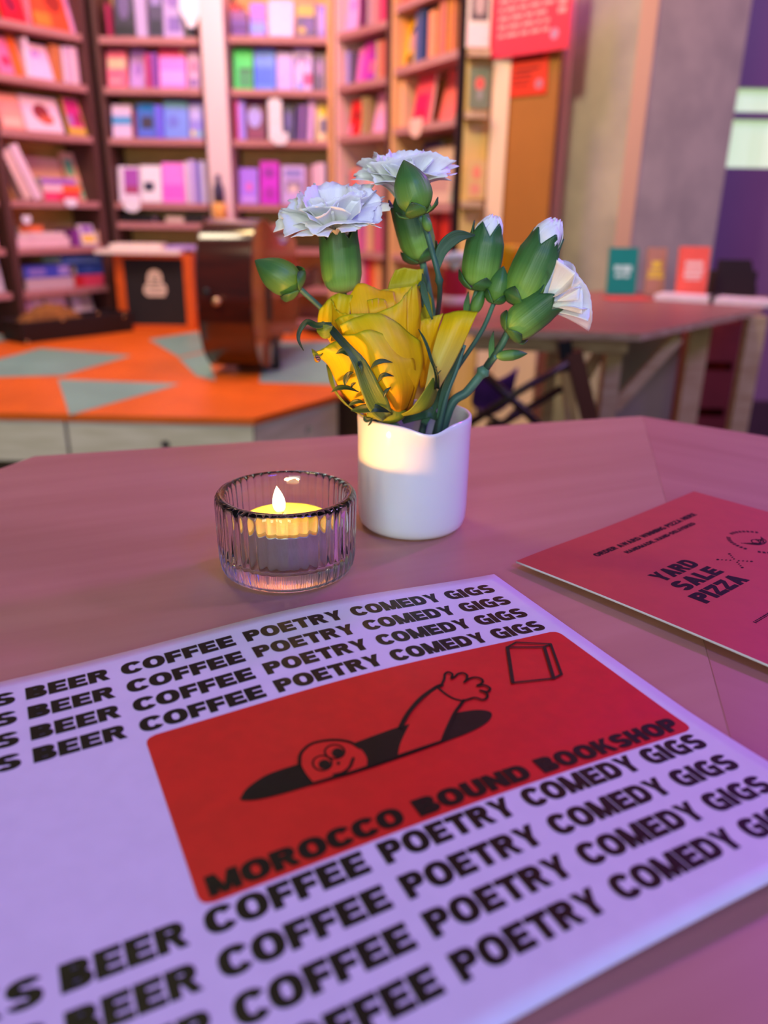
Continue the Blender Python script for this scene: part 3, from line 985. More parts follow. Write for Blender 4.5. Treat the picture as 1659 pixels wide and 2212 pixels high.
# postcard ledges between the black post and the brown board
xc0, xc1 = ony(1004, 250, 2.98).x, ony(1058, 250, 2.98).x
rk = thing('postcard_rack', (xc0, 2.98, 0), 'narrow tan postcard rack between the thick black post and a pale board', 'rack')
mb = MB(); mb.box((xc0, 3.0, 0), (xc1, 3.012, 2.3)); mb.build('back_panel', mat('tan_board', (214, 168, 96), 0.6, scale=4, var=0.08), rk)
for yy in (107, 241, 435, 560):
    zz = ony(1030, yy, 2.95).z
    mb = MB(); mb.box((xc0, 2.945, zz - 0.02), (xc1 - .012, 3.0, zz)); mb.build('ledge', ply_edge, rk)


def postcard(x0, x1, y0, y1, colour, art, label):
    a, b = ony(x0, y0, 2.965), ony(x1, y1, 2.965)
    w, h = b.x - a.x, a.z - b.z
    mb = MB(); mb.box((-w / 2, 0, 0), (w / 2, 0.002, h))
    o = mb.build('postcard', colmat(colour)); o.location = ((a.x + b.x) / 2, 2.965, b.z + .0006); o.rotation_euler = (-0.06, 0, 0)
    mats, am = [], MB()
    for k, q in enumerate(art):
        mats.append(colmat(q[4]))
        pts = ellipse_pts((q[0] + q[2]) / 2, (q[1] + q[3]) / 2, (q[2] - q[0]) / 2, (q[3] - q[1]) / 2, 18) if len(q) > 5 else [(q[0], q[1]), (q[2], q[1]), (q[2], q[3]), (q[0], q[3])]
        am.poly([((p - .5) * w, -0.0004 - .0002 * k, s * h) for p, s in pts], k)
    am.build('print', mats, o, local=True)
    tag(o, label, 'postcard', 'postcards in the rack')


postcard(1013, 1057, -40, 104, (222, 200, 180), [(.15, .42, .9, .95, (90, 70, 70)), (.3, .5, .75, .85, (180, 150, 140), 1), (.05, .02, .95, .36, (236, 196, 190))], 'black and white print at the top of the postcard rack')
postcard(1016, 1056, 146, 236, (110, 112, 84), [(.3, .45, .72, .78, (226, 80, 70), 1), (.4, .2, .64, .5, (150, 140, 130), 1)], 'grey-green card with a red figure in the postcard rack')
postcard(1010, 1048, 345, 430, (206, 160, 96), [(.3, .5, .7, .85, (226, 120, 90), 1), (.2, .1, .7, .4, (216, 130, 100), 1)], 'tan card with faint red marks, lowest in the postcard rack')

# pale upright board, brown cardboard panel with its notices
xb0, xb1 = ony(1061, 250, 2.97).x, ony(1097, 250, 2.94).x
mb = MB(); mb.prism([(xb0, 2.97), (xb1, 2.94), (xb1 + .01, 3.0), (xb0 + .005, 3.06)], 0, 2.3)
struct(mb.build('trim_2', mat('pale_board', (232, 190, 160), 0.55, scale=5, stretch=(1, 1, .2), var=0.06)))
p0, p1 = ony(1098, 250, 2.95), ony(1200, 250, 2.82)
pd = Vector((p1.x - p0.x, 2.82 - 2.95, 0)); pw = pd.length; pang = math.atan2(pd.y, pd.x)
zt = ony(1150, 92, 2.885).z
bp = MB(); bp.box((0, 0, 0.70), (pw, 0.012, zt))
o = bp.build('cardboard_panel', mat('kraft_board', (164, 98, 36), 0.75, scale=3, var=0.08)); o.location = (p0.x, 2.95, 0); o.rotation_euler = (0, 0, pang)
tag(o, 'tall brown cardboard panel fixed beside the concrete column', 'board')
bp = MB(); bp.box((0, 0.0, 0.0), (pw, 0.014, 0.6998)); o = struct(bp.build('trim_3', mat('pale_board', (232, 190, 160), 0.55))); o.location = (p0.x, 2.95, 0); o.rotation_euler = (0, 0, pang)


def notice(px0, px1, py0, py1, off, colour, lines, name, label, inkc, badge=None):
    """flat paper on the cardboard panel; corners as the photograph shows them"""
    nrm = Vector((-pd.y, pd.x, 0)).normalized()
    q = Vector((p0.x, 2.95, 0)) - nrm * off

    def hit(px, py):
        d = ray(px, py); t = (q - CAM).dot(nrm) / d.dot(nrm); p = CAM + d * t
        return (p - q).dot(pd.normalized()), p.z
    u0, za = hit(px0, py0); u1, zb = hit(px1, py1)
    mb = MB(); mb.box((u0, -off - 0.0008, zb), (u1, -off, za))
    o = mb.build(name, colmat(colour)); o.location = (p0.x, 2.95, 0); o.rotation_euler = (0, 0, pang)
    am = MB()
    w, h = u1 - u0, za - zb
    for (a, b, c, d) in lines:
        am.poly([(u0 + a * w, -off - 0.0014, zb + b * h), (u0 + c * w, -off - 0.0014, zb + b * h), (u0 + c * w, -off - 0.0014, zb + d * h), (u0 + a * w, -off - 0.0014, zb + d * h)])
    am.build('writing', colmat(inkc), o, local=True)
    if badge:
        bm_ = MB(); bm_.poly([(u0 + x * w, -off - 0.0014, zb + y * h) for x, y in ellipse_pts(badge[0], badge[1], badge[2], badge[2] * w / h)])
        bm_.build('emblem', colmat(badge[3]), o, local=True)
    tag(o, label, 'notice')


random.seed(3)
ln = []
for r in range(9):
    x = 0.1
    while x < 0.72:
        l = random.uniform(.05, .16)
        ln.append((x, .88 - r * .085, min(.78, x + l), .915 - r * .085)); x += l + .03
ln += [(.84, .35 + k * .08, .94, .40 + k * .08) for k in range(7)]
notice(1070, 1228, -90, 104, 0.03, (226, 46, 72), ln, 'poster', 'red handwritten poster at the top of the brown cardboard panel', (246, 150, 150), (.82, .16, .05, (190, 130, 160)))
ln = [(.12 + k * .085, .72, .18 + k * .085, .88) for k in range(9)] + [(.15, .52, .8, .58), (.12, .42, .6, .47), (.1, .32, .62, .36), (.12, .2, .55, .25)]
notice(1103, 1180, 108, 202, 0.004, (226, 50, 26), ln, 'notice', 'small orange-red printed notice under the red poster', (140, 20, 14), (.8, .22, .1, (190, 110, 130)))

# ================================================================== STAGE
ST = 0.40
f0, f1, f2 = onz(-260, 886, ST), onz(549, 904, ST), onz(733, 853, ST)
fd = (f1 - f0).normalized()
outl = [(f0.x, f0.y), (f1.x, f1.y), (f2.x, f2.y), (0.05, 2.62), (0.02, 3.02), (-0.33, 3.44), (-0.5, 3.77), (LB.x + .03, 3.77)] + [((LA + ldir * k - bayL.n.xy * .02).x, (LA + ldir * k - bayL.n.xy * .02).y) for k in (.40, 0, -.52)]
or_m = mat('stage_orange', (222, 100, 22), 0.42, scale=6, var=0.10, bump=0.02)
teal_m = mat('stage_teal', (122, 164, 154), 0.42, scale=6, var=0.08)
stage = thing('stage', (f1.x, f1.y, 0), 'low stage with an orange and grey-teal triangle pattern on its top', 'stage')
mb = MB(); mb.prism(outl, ST - 0.018, ST, 0)
pat = [
    [(-60, 790), (88, 752), (285, 768), (135, 811), (-60, 816)],
    [(125, 819), (390, 829), (150, 897)],
    [(321, 733), (428, 716), (446, 757), (386, 771)],
    [(386, 774), (446, 760), (466, 822), (424, 812)],
    [(570, 770), (600, 738), (760, 738), (745, 832), (560, 826)],
    [(-60, 720), (-20, 716), (30, 735), (-60, 744)],
]
for q in pat:
    pts = [onz(x, y, ST + 0.0008) for x, y in q]
    ar = sum(pts[i].x * pts[(i + 1) % len(pts)].y - pts[(i + 1) % len(pts)].x * pts[i].y for i in range(len(pts)))
    mb.poly(pts if ar > 0 else pts[::-1], 1)
mb.build('stage_top', [or_m, teal_m], stage)
panel_m = mat('stage_panel_ply', (226, 214, 190), 0.55, scale=4, stretch=(2, 2, 14), rgb2=(208, 196, 168), bump=0.03)
PZ = onz(0, 0, 0).z
pan_z0 = ST - 0.018 - 0.112
seam = onz(142, 892, ST)


def panel(a, b, name='front_panel', hole=None):
    d = (b - a); L = d.length; ang = math.atan2(d.y, d.x)
    M = Matrix.Translation((a.x, a.y, 0)) @ Matrix.Rotation(ang, 4, 'Z')
    mb = MB()
    if hole is None:
        mb.box((0.004, 0.004, pan_z0), (L - 0.004, 0.02, ST - 0.018), 0, M)
        return mb.build(name, panel_m, stage)
    hz, r = (pan_z0 + ST - 0.018) / 2 - 0.004, 0.0125
    x0, x1, z0, z1 = 0.004, L - 0.004, pan_z0, ST - 0.018
    k = 24
    ring = [(hole + r * math.cos(2 * PI * i / k), hz + r * math.sin(2 * PI * i / k)) for i in range(k)]
    # plate with a finger hole: frame quads from the rim outwards
    def outp(i):
        a_ = 2 * PI * i / k
        c, s_ = math.cos(a_), math.sin(a_)
        t = min((x1 - hole) / c if c > 1e-6 else 1e9, (x0 - hole) / c if c < -1e-6 else 1e9, (z1 - hz) / s_ if s_ > 1e-6 else 1e9, (z0 - hz) / s_ if s_ < -1e-6 else 1e9)
        return (hole + c * t, hz + s_ * t)
    A = [mb.vert(M @ Vector((p[0], 0.004, p[1]))) for p in ring]
    C = [mb.vert(M @ Vector((p[0], 0.03, p[1]))) for p in ring]
    O = [outp(i) for i in range(k)]
    # insert the four corners
    B = [mb.vert(M @ Vector((p[0], 0.004, p[1]))) for p in O]
    corners = [(x1, z1), (x0, z1), (x0, z0), (x1, z0)]
    for i in range(k):
        j = (i + 1) % k
        p, q = O[i], O[j]
        cor = None
        if abs(p[0] - q[0]) > 1e-6 and abs(p[1] - q[1]) > 1e-6:
            cor = (q[0] if abs(q[0] - x0) < 1e-6 or abs(q[0] - x1) < 1e-6 else p[0], p[1] if abs(p[1] - z0) < 1e-6 or abs(p[1] - z1) < 1e-6 else q[1])
        ids = [A[j], A[i], B[i]] + ([mb.vert(M @ Vector((cor[0], 0.004, cor[1])))] if cor else []) + [B[j]]
        mb.face(ids[::-1])
        mb.face((A[i], A[j], C[j], C[i]))
    o = mb.build(name, panel_m, stage)
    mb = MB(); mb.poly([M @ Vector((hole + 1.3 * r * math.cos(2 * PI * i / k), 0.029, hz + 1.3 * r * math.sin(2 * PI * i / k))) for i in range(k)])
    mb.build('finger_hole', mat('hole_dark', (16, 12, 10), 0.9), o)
    return o


g0 = Vector((f0.x, f0.y, 0)); g1 = Vector((f1.x, f1.y, 0)); g2 = Vector((f2.x, f2.y, 0))
sm = g0 + (g1 - g0) * ((Vector((seam.x, seam.y, 0)) - g0).dot(fd) / (g1 - g0).length)
panel(g0, sm)
hp = onz(345, 904, ST)
panel(sm, g1, hole=(Vector((hp.x, hp.y, 0)) - sm).dot(fd))
panel(g1, g2, hole=(g2 - g1).length * 0.62)
mb = MB()
ins = [(outl[0][0], outl[0][1] + .06), (f1.x - .02, f1.y + .08), (f2.x - .06, f2.y + .05)] + [(x * .97, y - .03) for x, y in outl[3:]]
mb.prism(ins, 0.0, ST - 0.018); mb.build('plinth', mat('plinth_brown', (84, 62, 46), 0.7), stage)

# ================================================================== GUITAR on its stand, tail towards the room
gl = mat('guitar_varnish', (74, 22, 6), 0.16, coat=1.0, scale=5, stretch=(1, .3, 9), rgb2=(46, 12, 4))
gt = mat('guitar_top', (168, 84, 26), 0.22, coat=0.6, scale=4, stretch=(12, .6, 1), rgb2=(146, 68, 20))
ga, gb = onz(428, 815, ST), onz(545, 829, ST)
gY = 2.44
gx0, gx1 = ony(424, 650, gY).x, ony(546, 650, gY).x
gcx, gth = (gx0 + gx1) / 2, gx1 - gx0
gz0, gz1 = ST + 0.016, ony(485, 474, gY + .06).z
gcz, gr = (gz0 + gz1) / 2, (gz1 - gz0) / 2
GL = 0.60
# half width of the body along its length (0 tail .. 1 neck)
prof = [(0.0, 0.0), (0.004, .30), (0.02, .52), (0.06, .74), (0.14, .92), (0.26, 1.0), (0.38, .95), (0.50, .80), (0.60, .67), (0.68, .64), (0.77, .70), (0.86, .75), (0.93, .70), (0.975, .52), (0.995, .25), (1.0, 0.0)]
half = [Vector((a * GL, b * gr, 0)) for a, b in prof]
N = 60
side = [crom(half, i / N) for i in range(N + 1)]
olp = [(p.x, max(p.y, 0)) for p in side] + [(p.x, -max(p.y, 0)) for p in side[-2:0:-1]]
olp = olp[::-1]
gtilt = math.radians(2)
GM = Matrix.Translation((gcx, gY, gcz)) @ Matrix.Rotation(math.radians(-7.0), 4, 'Z')
# local (length, width, thickness) -> world: length = +Y, width = Z, thickness = X
GB = GM @ Matrix(((0, 0, 1, 0), (1, 0, 0, 0), (0, 1, 0, 0), (0, 0, 0, 1)))
guitar = thing('acoustic_guitar', (gcx, gY, ST), 'dark brown acoustic guitar seen from its tail, standing on the orange stage', 'guitar')
ht = gth / 2
mb = MB()
NB = 8
rows = []
for j in range(NB + 1):
    t = -ht + gth * j / NB
    rows.append([mb.vert(GB @ Vector((x, y, t))) for x, y in olp])
for a, b in zip(rows, rows[1:]):
    for k in range(len(olp)):
        kk = (k + 1) % len(olp)
        mb.face((a[k], a[kk], b[kk], b[k]), 0, True)
body = mb.build('body', gl, guitar)
for nm, t, m_ in (('soundboard', ht, gt), ('back_plate', -ht, gl)):
    mb = MB(); mb.prism(olp, t - 0.002, t + 0.002, 0, GB); mb.build(nm, m_, guitar)
mb = MB()
for t in (ht - .001, -ht + .001):
    pts = [GB @ Vector((x, y, t)) for x, y in olp]
    mb.tube(pts + [pts[0]], 0.003, 6)
mb.build('binding', mat('guitar_binding', (60, 24, 12), 0.3), guitar)
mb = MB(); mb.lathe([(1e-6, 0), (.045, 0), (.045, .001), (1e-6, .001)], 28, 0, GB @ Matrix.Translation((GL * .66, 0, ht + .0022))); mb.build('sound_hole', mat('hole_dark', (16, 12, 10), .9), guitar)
mb = MB(); mb.box((GL * .27, -.08, ht + .002), (GL * .31, .08, ht + .012), 0, GB); mb.build('bridge', mat('ebony', (30, 20, 16), .4), guitar)
mb = MB(); mb.box((GL - .03, -.028, ht - .03), (GL + .26, .028, ht - .004), 0, GB); mb.build('neck', gl, guitar)
mb = MB(); mb.box((GL * .76, -.028, ht + .002), (GL + .26, .028, ht + .008), 0, GB); mb.build('fingerboard', mat('ebony', (30, 20, 16), .4), guitar)
mb = MB(); mb.prism([(GL + .26, -.03), (GL + .42, -.042), (GL + .43, .042), (GL + .26, .03)], ht - .024, ht - .006, 0, GB); mb.build('headstock', gl, guitar)
ep = GB @ Vector((0, 0.0, 0))
mb = MB(); mb.lathe([(1e-6, -.004), (.006, -.004), (.006, .010), (.012, .014), (.012, .020), (1e-6, .022)], 16, 0, Matrix.Translation(ony(470, 650, gY - .001)) @ Matrix.Rotation(PI / 2, 4, 'X'))
pin = mb.build('end_pin', mat('brass', (206, 176, 130), .3, metal=.8), guitar)
pk = ony(446, 632, gY - .004)
mb = MB(); mb.lathe([(1e-6, 0), (.012, 0), (.012, .005), (.004, .006), (1e-6, .006)], 18, 0, Matrix.Translation(pk) @ Matrix.Rotation(PI / 2, 4, 'X')); mb.build('jack_socket', mat('black_plastic', (18, 16, 18), .35), guitar)
std = thing('guitar_stand', (gx1 + .03, gY + .2, ST), 'low dark stand foot sticking out beside the guitar', 'stand')
mb = MB()
fa = onz(598, 800, ST)
mb.tube([(gcx, gY + .16, ST + .0074), (fa.x, fa.y, ST + .0074)], .006, 8); mb.build('base_tube', steel_dark, std)
mb = MB(); mb.tube([(fa.x, fa.y, ST + .006), (fa.x, fa.y + .01, ST + .07), (fa.x - .005, fa.y + .03, ST + .10)], [.013, .011, .010], 10); mb.build('support_arm', mat('black_plastic', (18, 16, 18), .35), std)

# ================================================================== AMPLIFIER and the papers on it
ax0, ax1 = ony(250, 620, 3.54).x, ony(418, 620, 3.54).x
az1 = ony(330, 549, 3.54).z
amp = thing('guitar_amplifier', ((ax0 + ax1) / 2, 3.54, ST), 'orange box amplifier with black front and cream crest on the stage', 'amplifier')
amp_m = mat('amp_orange', (206, 86, 10), .5, scale=40, var=.08, bump=.1)
fw = (ax1 - ax0) * .12
mb = MB()
mb.box((ax0, 3.54, ST + .0012), (ax0 + fw, 3.76, az1)); mb.box((ax1 - fw, 3.54, ST + .0012), (ax1, 3.76, az1))
mb.box((ax0 + fw, 3.54, az1 - .018), (ax1 - fw, 3.76, az1)); mb.box((ax0 + fw, 3.54, ST + .0012), (ax1 - fw, 3.76, ST + .014)); mb.box((ax0 + fw, 3.74, ST + .014), (ax1 - fw, 3.76, az1 - .018))
mb.build('cabinet', amp_m, amp, bevel=.003)
mb = MB(); mb.box((ax0 + fw, 3.548, ST + .014), (ax1 - fw, 3.556, az1 - .018)); mb.build('grille', mat('amp_grille', (30, 26, 24), .85, scale=200, var=.3), amp)


def P_amp(px, py):
    p = ony(px, py, 3.546); return p


cr = []
for sh in ([(318, 596), (322, 586), (330, 582), (340, 584), (348, 592), (350, 606), (349, 616), (318, 616)],
           [(312, 618), (318, 612), (352, 612), (358, 618), (360, 630), (356, 640), (320, 640), (311, 632)]):
    cr.append(sh)
mb = MB()
for sh in cr:
    for t in fill_polys(sh):
        pts = [P_amp(*q) for q in t]
        mb.poly(pts)
crest = mb.build('crest', mat('crest_cream', (236, 216, 186), .6), amp)
mb = MB()
for a, b in (((326, 596), (344, 596)), ((326, 603), (345, 602)), ((326, 610), (344, 610)), ((316, 622), (356, 621)), ((317, 631), (356, 630))):
    p, q = ony(a[0], a[1], 3.5445), ony(b[0], b[1], 3.5445)
    mb.box((p.x, p.y - .0006, p.z - .0018), (q.x, p.y, p.z + .0018))
mb.build('crest_lines', mat('amp_grille', (30, 26, 24), .85), crest)


def sheet(name, cx, cy, z, w, d, h, rot, colour, label, cat='paper', grp=None):
    mb = MB(); mb.box((-w / 2, -d / 2, 0), (w / 2, d / 2, h))
    o = mb.build(name, colmat(colour, .7)); o.location = (cx, cy, z); o.rotation_euler = (0, 0, rot)
    tag(o, label, cat, grp); return o


pz = az1 + .0006
acx = (ax0 + ax1) / 2
sheet('paper_stack', acx - .055, 3.62, pz, .36, .24, .016, .03, (238, 224, 208), 'broad cream stack of paper on top of the orange amplifier', grp='papers on the amplifier')
sheet('paper_stack', acx - .085, 3.65, pz + .017, .22, .16, .02, .1, (240, 222, 206), 'smaller cream stack of paper lying on the broad stack', grp='papers on the amplifier')
sheet('magazine', acx + .128, 3.66, pz + .017, .15, .15, .014, -.12, (176, 150, 214), 'lavender magazine on the papers over the amplifier', 'magazine', grp='papers on the amplifier')

# ================================================================== OPEN BLACK CASE on the stage
c0, c1 = onz(52, 744, ST), onz(290, 715, ST)
c0, c1 = Vector((c0.x, c0.y, 0)), Vector((c1.x, c1.y, 0))
cdv = (c1 - c0).normalized(); cn = Vector((-cdv.y, cdv.x, 0)); CLn = (c1 - c0).length; CDp = .16
case = thing('instrument_case', (c0.x, c0.y, ST), 'open black instrument case lying on the orange stage before the bookcase', 'case')
CM = Matrix.Translation((c0.x, c0.y, ST)) @ Matrix.Rotation(math.atan2(cdv.y, cdv.x), 4, 'Z')
blk = mat('case_black', (26, 18, 18), .5, scale=60, var=.2, bump=.15)
mb = MB()
H = .082
mb.box((0, 0, .001), (CLn, CDp, .008), 0, CM)
mb.box((0, 0, .008), (CLn, .012, H), 0, CM); mb.box((0, CDp - .012, .008), (CLn, CDp, H), 0, CM); mb.box((0, .012, .008), (.012, CDp - .012, H), 0, CM); mb.box((CLn - .012, .012, .008), (CLn, CDp - .012, H), 0, CM)
mb.build('shell', blk, case, bevel=.004)
lin_m = mat('case_lining', (150, 96, 40), .95, scale=30, rgb2=(110, 66, 28), bump=.6)
mb = MB()
mb.grid(lambda u, v: CM @ Vector((.013 + u * (CLn * .62), .013 + v * (CDp - .026), .055 + .080 * math.sin(PI * u) * math.sin(PI * v) ** .5 + .006 * math.sin(u * 31) * math.sin(v * 17))), 30, 12)
mb.build('lining', lin_m, case)
mb = MB()
mb.grid(lambda u, v: CM @ Vector((.013 + CLn * .62 + u * (CLn * .38 - .027), .013 + v * (CDp - .026), .05 + .012 * math.sin(PI * v))), 8, 8)
mb.build('dark_lining', mat('case_dark_lining', (38, 26, 30), .9), case)
for px, py in ((136, 692), (212, 677), (268, 684), (60, 738)):
    p = onz(px, py, ST + .10 if py < 680 else ST + .09 if py < 700 else ST + .03)
    mb = MB(); mb.ball(p, .004, 12, 8); mb.build('brass_stud', mat('brass_bright', (250, 206, 140), .12, metal=1.0), case)

# little pot standing in front of the pale pillar
pt = ony(474, 448, 3.72)
pot = thing('small_pot', (pt.x, 3.72, .838), 'small dark bottle over an orange pot in front of the pale pillar', 'pot')
pb = ony(474, 462, 3.72).z
mb = MB(); mb.lathe([(1e-6, pb - .05), (.030, pb - .05), (.034, pb + .03), (.030, pb + .045), (1e-6, pb + .045)], 20, 0, Matrix.Translation((pt.x, 3.72, 0))); mb.build('orange_bowl', colmat((240, 176, 90)), pot)
mb = MB(); mb.lathe([(1e-6, pb + .045), (.022, pb + .045), (.024, pb + .10), (.012, pb + .13), (.012, pb + .16), (1e-6, pb + .16)], 20, 0, Matrix.Translation((pt.x, 3.72, 0))); mb.build('bottle_neck', colmat((64, 56, 84)), pot)
mb = MB(); mb.tube([(pt.x, 3.72, ST + .0012), (pt.x, 3.72, pb - .052)], .006, 8); mb.lathe([(1e-6, ST + .0012), (.07, ST + .0012), (.07, ST + .01), (1e-6, ST + .012)], 20, 0, Matrix.Translation((pt.x, 3.70, 0))); mb.build('stand_rod', steel_dark, pot)

# ================================================================== SECOND TABLE (behind, beside the column)
TZ = 0.683
tp = [onz(1385, 721, TZ), onz(1648, 667, TZ), onz(1660, 640, TZ), onz(1310, 628, TZ), onz(1000, 640, TZ), onz(820, 690, TZ), onz(900, 706, TZ)]
rose_ply = mat('pink_ply', (156, 88, 88), 0.42, scale=3, stretch=(1, 9, 1), rgb2=(142, 78, 80), bump=.03)
tb2 = thing('trestle_table', (.6, 2.0, 0), 'pink plywood table standing by the concrete column, books on it', 'table')
mb = MB(); mb.prism([(p.x, p.y) for p in tp], TZ - .014, TZ, 1, None, 0); mb.build('table_top', [rose_ply, ply_edge], tb2)


def leg(px0, py0, px1, py1, Y, w, name='leg', d=None, mt=None):
    a, b = ony(px0, py0, Y), ony(px1, py1, Y)
    mb = MB(); mb.bar(a, b, w, d or w, 0, (0, 1, 0)); return mb.build(name, mt or ply, tb2)


def post(px, py, Y, w, d, ztop=None, name='leg', mt=None):
    p = ony(px, py, Y)
    mb = MB(); mb.box((p.x - w / 2, Y - d / 2, 0), (p.x + w / 2, Y + d / 2, ztop or TZ - .0145)); return mb.build(name, mt or ply, tb2)


post(1617, 780, 2.02, .045, .03)
post(1500, 780, 2.22, .055, .03)
post(1322, 780, 1.72, .035, .03)
post(1190, 780, 2.12, .03, .03)
leg(1464, 728, 1326, 880, 1.80, .026, 'brace', .018)
leg(1312, 735, 1240, 850, 1.90, .026, 'brace', .018)
a, b = onz(1030, 708, TZ), onz(1375, 716, TZ)
mb = MB(); mb.bar((a.x, a.y + .05, TZ - .034), (b.x, b.y + .05, TZ - .034), .018, .036); mb.build('apron', ply_edge, tb2)

# boxes under and behind it
p, q = ony(1325, 700, 2.5), ony(1478, 700, 2.5)
mb = MB(); mb.box((p.x, 2.5, 0.001), (q.x, 2.60, .63)); o = mb.build('storage_board', mat('grey_board', (150, 136, 118), .8, scale=4, var=.1), bevel=.002)
tag(o, 'grey-brown board standing under the pink table against the column', 'board')
p, q = ony(1526, 700, 2.5), ony(1606, 700, 2.5)
cr_ = thing('crate', ((p.x + q.x) / 2, 2.55, 0), 'dark red crate under the pink table by the purple wall', 'crate')
cm_ = mat('crate_red', (120, 36, 36), .6, scale=8, var=.15)
mb = MB()
for x in (p.x, q.x - .012):
    mb.box((x, 2.5, .001), (x + .012, 2.74, .62))
mb.box((p.x + .012, 2.72, .001), (q.x - .012, 2.74, .62)); mb.build('shell', cm_, cr_)
for z in (.02, .17, .32, .47):
    mb = MB(); mb.box((p.x + .012, 2.5, z), (q.x - .012, 2.512, z + .12)); mb.build('front_slat', cm_, cr_)

# books and papers on the second table
def tbook(px0, px1, pyt, pyb, colour, inkc, Y, lines, label):
    a, b = ony(px0, pyb, Y), ony(px1, pyt, Y)
    w = b.x - a.x
    h = b.z - TZ
    art = [(x0, y0, x1, y1, inkc) for x0, y0, x1, y1 in lines]
    o = book('book', w, h / math.cos(.12), .014, 'face', colour, art)
    o.matrix_world = Matrix.Translation(((a.x + b.x) / 2, Y, TZ + .0026)) @ Matrix.Rotation(-.12, 4, 'X')
    tag(o, label, 'book', 'books standing on the pink table')


tbook(1312, 1384, 538, 620, (20, 128, 116), (190, 220, 210), 2.36, [(.2, .5, .42, .62), (.46, .48, .8, .62), (.24, .36, .5, .44), (.55, .36, .74, .44)], 'teal book with pale lettering standing on the pink table')
tbook(1394, 1446, 538, 624, (178, 122, 100), (226, 190, 60), 2.34, [(.25, .58, .75, .72), (.12, .46, .85, .54), (.06, .36, .92, .43)], 'tan book with yellow lettering between the teal and coral books')
tbook(1462, 1540, 536, 632, (250, 96, 76), (252, 190, 176), 2.30, [(.2, .62, .8, .72), (.2, .5, .84, .59), (.18, .4, .8, .48), (.22, .34, .76, .38)], 'coral red book with pale lettering standing on the pink table')
p, q = ony(1545, 560, 2.40), ony(1622, 640, 2.40)
bx = thing('dark_box', ((p.x + q.x) / 2, 2.4, TZ), 'dark brown open box behind the coral book on the pink table', 'box')
bm_ = mat('box_brown', (40, 18, 16), .6, scale=5, var=.2)
zt_ = ony(1550, 560, 2.40).z
mb = MB(); mb.prism([(0, 0), (q.x - p.x, 0), (q.x - p.x, .02), ((q.x - p.x) * .75, zt_ - TZ), (0, zt_ - TZ)], 0, .012, 0, Matrix.Translation((p.x, 2.38, TZ + .001)) @ Matrix.Rotation(PI / 2, 4, 'X')); mb.build('side_board', bm_, bx)
mb = MB(); mb.box((p.x, 2.381, TZ + .001), (q.x, 2.43, TZ + .07)); mb.build('tray', bm_, bx)
p = onz(1355, 646, TZ)
sheet('red_folder', p.x, p.y, TZ + .0004, .12, .08, .003, .1, (214, 66, 60), 'red folder lying flat in front of the teal book', 'folder')
p = onz(1540, 652, TZ)
nb = thing('ring_notebook', (p.x, p.y, TZ), 'pale pink spiral notebook lying open at the edge of the pink table', 'notebook')
NM = Matrix.Translation((p.x, p.y - .01, TZ + .0006)) @ Matrix.Rotation(-.55, 4, 'Z')
mb = MB(); mb.box((-.15, -.05, 0), (-.004, .05, .014), 0, NM); mb.box((.004, -.05, 0), (.15, .05, .014), 0, NM); mb.build('page_block', colmat((236, 206, 222)), nb)
mb = MB(); mb.bar(NM @ Vector((0, -.052, .012)), NM @ Vector((0, .052, .012)), .012, .016); mb.build('binding', mat('black_plastic', (18, 16, 18), .35), nb)

# red tin with a yellow rose and a white carnation (second bouquet)
p = onz(980, 688, TZ)
tin = thing('red_tin', (p.x, p.y, TZ), 'red tin used as a flower pot on the pink table', 'tin')
mb = MB(); mb.lathe([(1e-6, TZ + .0006), (.03, TZ + .0006), (.03, TZ + .10), (.031, TZ + .102), (.028, TZ + .102), (.028, TZ + .01), (1e-6, TZ + .01)], 28, 0, Matrix.Translation((p.x, p.y, 0))); mb.build('can', mat('tin_red', (206, 40, 60), .35, var=.08), tin)
mb = MB(); mb.lathe([(.0303, TZ + .03), (.0308, TZ + .03), (.0308, TZ + .05), (.0303, TZ + .05)], 28, 0, Matrix.Translation((p.x, p.y, 0)), close=True); mb.build('paper_band', colmat((240, 180, 180)), tin)
TINP = p

# folding stool with crossed dark legs and a purple seat
Ys = 1.45
stool = thing('folding_chair', (ony(1130, 850, Ys).x, Ys, 0), 'dark folding chair with crossed legs and purple seat before the pink table', 'chair')
chm = mat('chair_dark', (50, 26, 22), .35)


def cleg(pts, Y, r, name='leg', mt=None):
    P = [ony(a, b, Y + (c if len(q) > 2 else 0)) for q in pts for a, b, c in [(q + (0,))[:3]]]
    mb = MB(); mb.tube(P, r, 8); return mb.build(name, mt or chm, stool)


cleg([(1040, 800), (1118, 874), (1290, 1040)], Ys, .008)
cleg([(1226, 784), (1120, 846), (960, 950)], Ys, .008)
cleg([(1050, 920), (1090, 912), (1214, 838)], Ys + .12, .008, 'stretcher')
cleg([(1030, 885), (1085, 915), (1130, 870)], Ys + .06, .006, 'stretcher')
a, b = ony(1218, 735, Ys + .1), ony(1224, 800, Ys + .1)
mb = MB(); mb.bar(a, b, .026, .02, 0, (0, 1, 0)); mb.build('back_post', mat('black_plastic', (18, 16, 18), .35), stool)
a, b = ony(1238, 760, Ys + .1), ony(1300, 1010, Ys + .1)
mb = MB(); mb.bar(a, b, .032, .022, 0, (0, 1, 0)); mb.build('rear_leg', mat('chair_wood', (96, 52, 34), .4), stool)
a, b = ony(1222, 800, Ys + .14), ony(1246, 1010, Ys + .14)
mb = MB(); mb.bar(a, b, .022, .02, 0, (0, 1, 0)); mb.build('rear_leg', mat('chair_pale_wood', (196, 160, 110), .5), stool)
q0, q1 = ony(1030, 770, Ys + .1), ony(1112, 885, Ys + .1)
